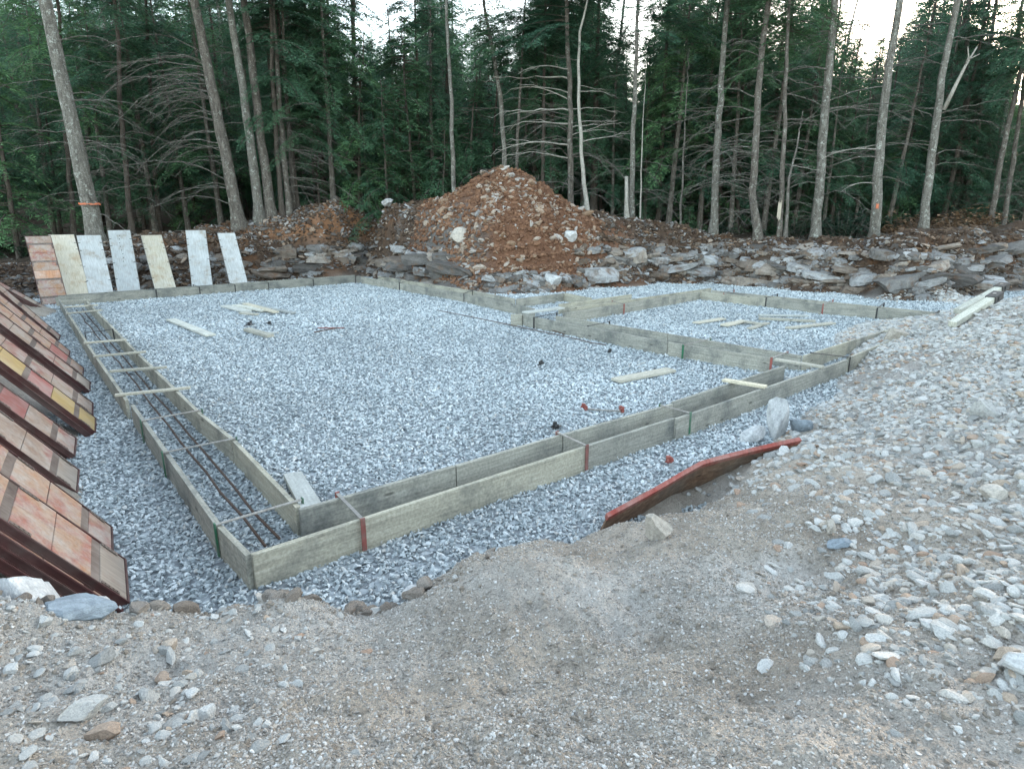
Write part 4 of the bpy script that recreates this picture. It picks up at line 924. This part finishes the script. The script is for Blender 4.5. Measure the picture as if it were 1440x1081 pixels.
T([(135,327),(110,215),(86,100),(62,0)], 25, 19.6, M_barkpale, 'thick leaning grey trunk at far left with an orange paint band', brs=(('flat',15,1.2,7,1.2,2.6,PI,.5),('flat',14,1.2,7,1.0,2.4,0,.5),('arch',6,2.2,6,1.2,2.0,.2,.6)), crown=2, seed=1, H=17)
T([(336,304),(306,165),(287,70),(272,0)], 19, 21.5, M_bark, 'leaning trunk with a dense fan of dead branches on its left side', brs=(('arch',28,.8,6.3,1.6,3.4,PI,.42),('flat',5,3,7,1,1.8,0,.4),('arch',14,1.0,5.5,1.4,2.6,PI+.6,.3)), crown=2, seed=2, H=17)
T([(364,301),(348,165),(322,0)], 14, 22.3, M_barkpale, 'left one of two close trunks rising side by side', brs=(('flat',5,3,8,.8,1.5,PI,.8),), crown=4, seed=3, H=17)
T([(381,298),(362,150),(343,0)], 15, 22.6, M_bark, 'right one of two close trunks rising side by side, darker bark', brs=(('flat',4,3,8,.8,1.5,0,.8),), crown=4, seed=4, H=17)
T([(406,293),(396,190),(387,60)], 10, 24, M_bark, 'slim trunk right of the close pair, under bright hemlock sprays', brs=(('flat',14,.8,4,1.4,2.8,0,.5),), crown=0, seed=5, H=13, ct=.30, cs=.95)
T([(396,292),(385,150),(380,20)], 8, 25, M_barkdark, 'thin dark trunk between the close pair and slim trunk', brs=(('arch',8,.8,4,1.2,2.0,0,.7),), crown=1, seed=6, H=14)
T([(638,268),(634,140),(627,0)], 8, 27, M_barkpale, 'straight pale mottled trunk left of the dirt heap', brs=(('rise',5,5,9,.8,1.8,.5,1.5),), seed=7, H=14, k=8)
T([(713,262),(706,150),(690,60)], 9, 28, M_barkpale, 'spotted trunk rising directly behind the top of the heap', brs=(('flat',6,2,5,1.2,2.4,0,1.5),), crown=1, seed=8, H=13)
T([(727,262),(728,190),(733,110)], 6, 28, M_bark, 'thin trunk beside the spotted one behind the heap', crown=1, seed=9, H=11, cs=.7)
T([(762,280),(764,190),(766,80)], 7, 28.5, M_barkdark, 'thin dark trunk behind the right flank of the heap', brs=(('arch',6,1.5,5,1,2,PI,.9),), crown=0, seed=10, H=13)
T([(803,288),(802,160),(798,50)], 10, 26.5, M_bark, 'brown trunk with long pale drooping branches right of the heap', brs=(('pale',9,2,6,1.6,3.6,PI,.4),('arch',16,.8,4.5,1.4,2.6,PI,.6),('arch',12,.8,4,1.4,2.4,0,.5),('pale',3,3,5,1.5,2.6,0,.3)), crown=0, seed=11, H=14, ct=.42)
T([(826,298),(817,215),(813,90),(815,45),(827,0)], 7, 25.5, M_bare, 'bleached bare crooked trunk just right of the heap', brs=(('pale',5,2.5,5,1.2,2.2,0,.4),('rise',3,5.5,8,1,1.6,PI,.5)), seed=12, H=10, k=8)
T([(889,305),(890,200),(894,90)], 9, 26.5, M_barkpale, 'grey trunk standing beside a broken snag', brs=(('flat',6,2,6,1,2,PI,1.2),('arch',8,.6,2.5,1.2,2.2,0,1)), crown=1, seed=13, H=13)
T([(882,305),(881,248)], 7, 25.8, M_bare, 'short broken snag with a splintered top', stump=True, seed=14, k=7, name='snag')
T([(900,308),(903,200),(907,120)], 3, 26, M_bare, 'very thin pale sapling right of the broken snag', seed=15, H=6, k=5)
T([(957,312),(961,220),(966,120)], 4, 26, M_twig, 'thin bare sapling between the snag and the lichen trunk', brs=(('flat',8,1,5,.6,1.4,0,2),), seed=16, H=7, k=5)
T([(1003,323),(1008,210),(1016,95)], 12, 25.5, M_barkpale, 'lichen spotted trunk, first of the tall row right of the snag', brs=(('flat',12,2,7,1.2,2.6,PI,.7),('arch',10,.6,4,1.4,2.4,0,.8)), crown=0, seed=17, H=15, ct=.45)
T([(1066,338),(1058,270),(1062,200),(1070,80),(1081,0)], 12, 24, M_bark, 'trunk with a curved base in the right row', brs=(('flat',14,2,7,1.4,2.8,PI,.5),('flat',5,3,7,1,2,0,.5),('arch',12,.8,4,1.4,2.4,PI,.6)), crown=2, seed=18, H=16)
T([(1096,340),(1102,200),(1106,95)], 8, 24, M_bark, 'slim trunk of a twin stem with a white scar', brs=(('flat',10,2,6,1.2,2.8,.2,.8),('arch',10,.8,4,1.2,2.2,PI,.8)), crown=1, seed=19, H=12, cs=.7)
T([(1104,340),(1109,250),(1117,225),(1124,188)], 6, 23.8, M_twig, 'short crooked dead stem of the twin, bent to the right', brs=(('pale',3,2.5,3.4,.6,1.2,0,.7),), seed=20, H=4.5, k=7)
T([(1146,337),(1152,255),(1162,130),(1175,0)], 15, 24.5, M_barkpale, 'straight grey trunk in the middle of the right row', brs=(('flat',12,2,8,1.4,3.0,PI,.4),('flat',10,2,8,1.4,3.0,0,.4),('arch',8,.8,3.5,1.2,2.2,PI,.7)), crown=2, seed=21, H=17)
T([(1228,345),(1238,200),(1250,90),(1266,0)], 15, 24, M_barkpale, 'pale grey trunk with a small red mark near its base', brs=(('flat',9,2.5,8,1.4,2.8,PI,.4),('flat',8,2.5,8,1.2,2.6,0,.4),('pale',3,2,3.5,1.4,2.2,PI,.3)), crown=2, seed=22, H=17)
_, on19 = T([(1297,328),(1312,200),(1325,110),(1347,0)], 13, 24.3, M_barkpale, 'tall grey trunk at right with a white dead limb forking upward', brs=(('flat',8,2.5,8,1.4,2.6,0,.5),('flat',7,2.5,8,1.2,2.6,PI,.5)), crown=4, seed=23, H=17)
root19 = _
pf = [atD(1327,155,24.2), atD(1343,122,24.0), atD(1358,92,23.9), atD(1374,66,23.8)]; pf2 = [pf[2], atD(1362,80,23.8), atD(1361,66,23.7)]; pf3 = [pf[2].lerp(pf[3],.3), atD(1370,80,23.7), atD(1378,76,23.6)]
mb = MB().tube([p-root19.location for p in pf], [.075,.06,.045,.02], 7).tube([p-root19.location for p in pf2], [.035,.025,.012], 5).tube([p-root19.location for p in pf3], [.03,.02,.01], 5)
mb.obj('forked_limb', M_bare, root19, True)
for k, (a, b, c, w, D, lab) in enumerate((((1396,302),(1406,230),(1424,150),9,27,'brown trunk at far right in front of the sunlit gap'),((1416,300),(1424,230),(1436,140),8,27.5,'second brown trunk at far right, close to the photo edge'),
        ((1350,262),(1355,190),(1360,60),10,31,'dim trunk behind the forked limb'),((1367,262),(1373,180),(1380,60),10,32,'dim trunk deeper in the wood right of the forked limb'),
        ((418,290),(408,180),(398,90),7,27,'dim slender trunk behind the bright hemlock'),((470,285),(466,180),(462,60),7,29,'dim trunk left of the young hemlocks'),((500,285),(500,180),(498,60),9,30,'dim trunk behind the young hemlocks'),
        ((590,262),(588,170),(585,60),6,31,'spotted slim trunk deep in the wood left of the heap'),((780,285),(778,180),(775,80),8,30,'dim trunk behind the right flank of the heap'),((926,308),(930,220),(936,100),8,30,'dim trunk between the snag and the lichen trunk'),
        ((1035,322),(1040,220),(1046,100),8,30,'dim trunk behind the curved base trunk'),((180,300),(172,180),(165,60),9,26,'dark trunk behind the thick leaning one'),((220,300),(214,180),(208,60),8,29,'dark trunk deep in the wood left of the branch fan'),((100,310),(92,180),(85,50),8,26,'dark trunk left of the thick leaning one'))):
    T([a,b,c], w, D, M_barkdark if k > 3 else M_bark, lab, brs=(('arch',9,.6,4.5,1.2,2.4,0,2.0),), crown=k % 5, seed=60+k, H=14, k=8, cs=.85, ct=.35)
# paint marks and scars on the bark
M_opaint = paint_mat('orange_marking_paint', (.62,.16,.07), (.2,.15,.12), .8, .8, (.3,.25,.2), .5, 14)
M_scar = paint_mat('bare_wood_scar', (.42,.38,.31), (.3,.26,.2), .4, .8, (.5,.47,.4), .3, 12)
def mark(root, pts_px, D, wpx, hh, arc, m, name, ragged=.3, seed=0):
    """a thin patch that hugs the side of the trunk facing the clearing"""
    r = random.Random(seed); D = max(D, root.location.y); c = atD(*pts_px, D); R0 = wpx/2/FPX*D*1.10+.012; n = 9; face = math.atan2(-c.y, -c.x); v = []; f = []
    for i in range(n+1):
        a = face+arc*(i/n-.5)
        for sgn in (-1, 1):
            z = sgn*hh/2*(1+r.uniform(-ragged, ragged))
            for rr in (R0, R0-.05): v.append((c.x-root.location.x+math.cos(a)*rr, c.y-root.location.y+math.sin(a)*rr, c.z-root.location.z+z))
    for i in range(n): f += [(i*4,i*4+4,i*4+6,i*4+2),(i*4+1,i*4+3,i*4+7,i*4+5),(i*4,i*4+1,i*4+5,i*4+4),(i*4+2,i*4+6,i*4+7,i*4+3)]
    f += [(0,2,3,1),(n*4,n*4+1,n*4+3,n*4+2)]
    me = bpy.data.meshes.new(name); me.from_pydata(v, [], f); me.materials.append(m); link(name, me, root)
_roots = {o['label']: o for o in COL.objects if o.type == 'EMPTY' and 'label' in o}
def rt(k): return next(o for l, o in _roots.items() if l.startswith(k))
mark(rt('thick leaning grey trunk'), (126,287), 19.6, 26, .05, 2.0, M_opaint, 'paint_band', .8, 1)
mark(rt('pale grey trunk with a small red'), (1234,290), 24, 15, .16, .4, M_opaint, 'paint_mark', .3, 2)
mark(rt('slim trunk of a twin'), (1096,296), 24, 9, .6, .9, M_scar, 'bark_scar', .3, 3)
def sky_cap(x, D, z, H, s, u):
    """tree scale kept low where the wood thins and the sky shows above it"""
    sx = x/D*FPX/cp+720; low = 488 < sx < 600 or 640 < sx < 740 or 845 < sx < 915 or 1145 < sx < 1245 or 1330 < sx < 1380
    top = (2.3+(.165 if 1388 < sx < 1440 else .26 if low else .37)*u*D-z)/H
    return max(.3, min(s, top))
# young hemlocks with foliage to the ground
def copy_tree(kind_c, kind_t, x, y, s, label, group, cat='tree', name='hemlock', zs=1.0):
    z = gz(x, y); root = empty(name, (x, y, z-.1)); root.rotation_euler = (random.gauss(0,.02), random.gauss(0,.02), random.uniform(0,6.28)); root.scale = (s, s, s*zs)
    tag(root, label, cat, group); link('crown', kind_c, root)
    if kind_t: link('trunk', kind_t, root)
    return root
LMS = ((-60,'beyond the left edge of the photo'),(14,'at the far left edge of the photo'),(80,'left of the thick leaning trunk'),(200,'right of the thick leaning trunk'),(275,'left of the branch fan trunk'),(450,'right of the slim trunk'),(505,'above the orange bank soil'),(545,'behind the dark bank boulder'),(585,'left of the pale mottled trunk'),
       (622,'beside the pale mottled trunk'),(660,'left of the heap top'),(750,'right of the heap top'),(845,'right of the bleached crooked trunk'),(940,'between snag and lichen trunk'),(985,'beside the lichen trunk'),(1090,'behind the scarred twin stem'),(1180,'right of the middle grey trunk'),(1260,'right of the red marked trunk'))
def LM(px): return min(LMS, key=lambda q: abs(q[0]-px))[1]
T6 = trunk_mesh(6.0, .07, M_barkdark, 71, 6); T4 = trunk_mesh(4.0, .05, M_barkdark, 72, 6)
for px, D, c, s in ((505,27,0,1.25),(545,26,0,.95),(585,27.5,0,1.3),(622,26.5,1,1.1),(660,28,0,1.15),(450,27,0,1.0),(570,30,0,1.6),(690,30,0,1.5),(750,31,0,1.5),(845,31,0,1.3),(940,30,0,1.2),(985,29,1,1.2),(1180,29,0,1.1),(1260,30,0,1.2),(1090,31,0,1.3),(14,22,0,1.35),(80,27,0,1.2),(-60,22,0,1.4),(200,29,0,1.2),(275,30,0,1.3)):
    p = atD(px, 300, D+1.3); copy_tree(CRB[c], (T6,T4)[c], p.x, p.y, s, 'young bushy hemlock %s, sprays down to the ground' % LM(px), 'young hemlocks '+LM(px))
p = atD(968, 305, 25.5); copy_tree(CRB[1], T4, p.x, p.y, .32, 'knee high bright green fir seedling right of the snag', None, 'sapling', 'fir_seedling')
# a middle row of hemlocks close behind the front trunks
MID = [(415,27,5,.95),(470,27.5,5,1.05),(520,29,6,1.0),(560,31,5,.95),(610,30.5,6,.85),(670,31.5,6,.8),(735,31,5,1.0),(775,30,6,1.05),(820,31,5,.9),(862,29.5,6,.85),(905,31,5,.8),(940,28.5,5,.95),(985,29.5,6,1.05),
       (1030,28.5,5,1.0),(1075,29,6,1.1),(1118,30,5,1.05),(1160,28.5,6,.95),(1205,30,6,.85),(1250,29,6,1.0),(1300,30.5,6,1.05),(1345,31,6,1.0),(1395,30,6,1.1),(1440,30,6,1.1),(1490,29,6,1.1),(1550,29,6,1.1),
       (20,26,6,1.0),(70,28,6,1.1),(150,27,6,1.1),(215,28,6,1.1),(262,29,6,1.05),(310,28.5,6,1.1),(360,29,6,1.1),(-40,25,6,1.1),(-110,24,6,1.1)]
T13 = trunk_mesh(12.8, .15, M_bark, 73)
for px, D, c, s in MID:
    p = atD(px, 300, D); where = ('left of the close pair of trunks' if px < 365 else 'between the close pair of trunks and the heap' if px < 690 else 'behind the heap and the snag' if px < 960 else 'behind the right row of trunks')
    s2 = sky_cap(p.x, D, gz(p.x, p.y), CRH[c], s, random.uniform(.85,1.1)); copy_tree(CR[c], T13, p.x, p.y, s2, 'tall green hemlock of the second row %s' % LM(px), 'second row hemlocks '+LM(px))
# the wood behind
def wood():
    r = random.Random(21); placed = []; k = 0; tries = 0
    while k < 290 and tries < 30000:
        tries += 1; D = 29+40*r.random(); x = r.uniform(-1,1)*(.92*D+6)
        mn = 1.25+.012*D
        if any((x-a)**2+(D-b)**2 < mn*mn for a, b in placed): continue
        placed.append((x, D)); c = r.choices(range(5), (3,3,3,2,2))[0]; s = r.uniform(.9,1.25)
        sx = x/D*FPX/cp+720
        s = sky_cap(x, D, gz(x, D), CRH[c % 5], s, r.uniform(.8,1.12))
        wh = ('behind the far left leaning panels' if sx < 330 else 'behind the close pair of trunks' if sx < 560 else 'behind the dirt heap' if sx < 870 else 'behind the snag and curved trunk' if sx < 1120 else 'behind the grey right trunks'); dp = 'deep' if D > 50 else 'half hidden'
        copy_tree(CR[c % 5], TR[c % 5], x, D, s, 'dark hemlock %s in the wood %s' % (dp, wh), 'dark hemlocks %s in the wood %s' % (dp, wh)); k += 1
wood()
def distant_wood():
    n = 620; D = rng.uniform(66,120,n); x = rng.uniform(-1,1,n)*(.95*D+8); z = height(x, D)-.3; sc = rng.uniform(.8,1.25,n)
    sc = np.array([sky_cap(a, b, c, 15, d, random.uniform(.85,1.08)) for a, b, c, d in zip(x, D, z, sc)])
    gn_scatter('distant_wood', 'far hemlock wood rising behind the nearer trees', np.stack([x,D,z],1), np.stack([np.zeros(n),np.zeros(n),rng.uniform(0,6.28,n)],1), np.stack([sc,sc,sc],1), CR[:3])
distant_wood()
def bare_trees():
    r = random.Random(33)
    for k in range(16):                    # leafless hardwoods whose tops show against the sky
        D = r.uniform(30,44); x = r.uniform(-.7,.8)*D; z = gz(x, D); root = empty('bare_tree', (x, D, z-.1)); root.rotation_euler = (r.gauss(0,.03), r.gauss(0,.03), r.uniform(0,6.28))
        tag(root, 'leafless hardwood with fine upright limbs among the dark hemlocks', 'tree', 'leafless hardwoods in the wood')
        H = r.uniform(13,18); link('trunk', BT[k % 3], root).scale = (1,1,H/15)
        for q in range(16):
            o = link('branch', r.choice(BR['rise']), root); zz = H*r.uniform(.45,.95); o.location = (0,0,zz); s = (1.15-zz/H*.7)*r.uniform(.8,1.5); o.scale = (s,s,s); o.rotation_euler = (0, -r.uniform(.4,.9), r.uniform(0,6.28))
BT = [trunk_mesh(15, .11+.02*k, M_barkpale if k != 1 else M_bark, 90+k, 7, .25) for k in range(3)]
bare_trees()
# shrubs and brush
def shrub_mesh(name, seed, R_, H_, n, m, leaf=(.13,.035), twig=M_twig):
    r = np.random.default_rng(seed); out = []; tw = MB()
    for i in range(n):
        az = r.uniform(0,6.28); L = r.uniform(.5,1)*H_; d = np.array([math.cos(az)*r.uniform(.2,1.0)*R_/H_, math.sin(az)*r.uniform(.2,1.0)*R_/H_, r.uniform(.5,1)]); e = d*L
        b0 = r.normal(0,.12,3)*R_; b0[2] = 0; mid = b0+e*.5+r.normal(0,.06,3); tw.tube([Vector(b0), Vector(mid), Vector(b0+e)], [.014,.01,.005], 3)
        for k in range(9):
            c = b0+e*r.uniform(.45,1.0)+r.normal(0,.10,3)*R_
            for q in range(5):
                a = r.normal(0,1,3); a[2] = abs(a[2])*.3-.25; a /= np.linalg.norm(a); s = np.cross(a, [0,0,1.])+r.normal(0,.3,3); s /= np.linalg.norm(s)
                l = leaf[0]*r.uniform(.7,1.3); w = leaf[1]*r.uniform(.8,1.2); out.append(np.array([c, c+a*l*.5+s*w, c+a*l, c+a*l*.5-s*w]))
    q = np.concatenate(out); nv = len(q); f = np.arange(nv, dtype=np.int32).reshape(-1,4); tv = np.array(tw.v, np.float32); tf = np.array([x for x in tw.f if len(x) == 4], np.int32)+nv
    return mesh_np(name, np.concatenate([q, tv]), np.concatenate([f, tf]), [m, twig], midx=[0]*len(f)+[1]*len(tf))
SH = [shrub_mesh('foliage', 5+k, 1.0, 1.5, 34, M_shrub) for k in range(2)]; DB = [shrub_mesh('foliage', 15+k, 1.3, 1.1, 40, M_deadleaf, (.12,.04)) for k in range(2)]
def bush(px, D, me, s, label, group, cat='shrub', name='shrub'):
    p = atD(px, 300, D); root = empty(name, (p.x, p.y, gz(p.x, p.y)-.05)); root.scale = (s, s, s); root.rotation_euler = (0,0,random.uniform(0,6.28)); tag(root, label, cat, group); link('foliage', me, root); return root
for k, (px, D, s) in enumerate(((1020,26.5,.8),(1125,27,.9),(1185,25.8,1.0),(1205,27.2,1.25),(1165,28,1.2),(1250,28,1.1),(30,23.5,.7),(-10,24,.9))):
    bush(px, D, SH[k % 2], s, 'dark evergreen shrub at the foot of the trees', 'evergreen shrubs under the trees')
for k, (px, D, s) in enumerate(((1262,26.2,.9),(1290,27,1.2),(1330,26.4,1.15),(1365,27,1.25),(1392,26.2,.8),(1310,25.8,.7))):
    bush(px, D, DB[k % 2], s, 'heap of cut brush with withered brown leaves between the right trunks', 'brush heaps with withered leaves', 'brush', 'brush_heap')
def litter():
    r = random.Random(77)
    for k in range(60):
        px = r.uniform(0,1440); D = toeD(px)+r.uniform(2.2,6); p = atD(px, 310, D); o = link('fallen_branch', r.choice(BR['flat']+BR['arch'])); s = r.uniform(.4,.9)
        o.location = (p.x, p.y, gz(p.x, p.y)+.06); o.scale = (s,s,s); o.rotation_euler = (r.uniform(0,6), r.gauss(0,.15), r.uniform(0,6.28)); tag(o, 'dry fallen branch lying on the bank top under the trees', 'branch', 'fallen branches on the bank top')
litter()
# dirt clods along the near rim of the cut, and roots hanging from the bank
M_clod = rock_mat('dirt_clod', [(0,(.24,.20,.165)),(1,(.34,.30,.26))], 9, .8, .012)
V_cl = [rock_mesh('dirt_clod', 820+k, M_clod, 3, 6, .8) for k in range(5)]
def clods():
    r = random.Random(41)
    for k in range(70):
        px = r.uniform(-10, 700); i = [c[0] for c in crest]; py = np.interp(px, i, [c[1] for c in crest])+r.gauss(6, 11); z0 = np.interp(px, i, [c[2] for c in crest])
        p = at(px, float(py), float(z0)); s = .02+.05*r.random()**2.2; z = gz(p.x, p.y)
        if z < .02: continue
        pale = r.random() < (.45 if px < 200 else .12); o = link('rock' if pale else 'dirt_clod', r.choice(V_one if pale else V_cl)); o.location = (p.x, p.y, z+s*.2); o.scale = (s*r.uniform(.9,1.6), s*r.uniform(.8,1.1), s*r.uniform(.6,1.0)); o.rotation_euler = (r.gauss(0,.3), r.gauss(0,.3), r.uniform(0,6.28))
        wh = 'beside the nearest leaning panels' if px < 230 else 'in front of the near form corner' if px < 480 else 'in the middle of the near rim'
        if pale: tag(o, 'pale rock embedded in the dirt rim '+wh, 'rock', 'pale rocks in the rim '+wh)
        else: tag(o, 'brown dirt clod on the near rim '+wh, 'clod', 'dirt clods '+wh)
clods()
def roots():
    r = random.Random(9); mb = MB()
    for k in range(130):
        px = r.choice([r.gauss(470,45), r.gauss(545,22), r.uniform(230,420), r.uniform(1020,1250)]); D = toeD(px)+r.uniform(.9,1.9); p = atD(px, 320, D); z = gz(p.x, p.y)+.05; q = Vector((p.x, p.y, z)); P = [q]
        for i in range(4): q = q+Vector((r.gauss(0,.09), -r.uniform(.02,.16), -r.uniform(.0,.18))); P.append(q)
        mb.tube(P, [.016,.012,.01,.007,.004], 3)
    tag(mb.obj('roots', M_root), 'torn brown roots hanging out of the cut bank top', kind='stuff')
M_root = bark_mat('torn_root', (.10,.055,.03), (.17,.10,.06), (.26,.17,.11), .1)
roots()
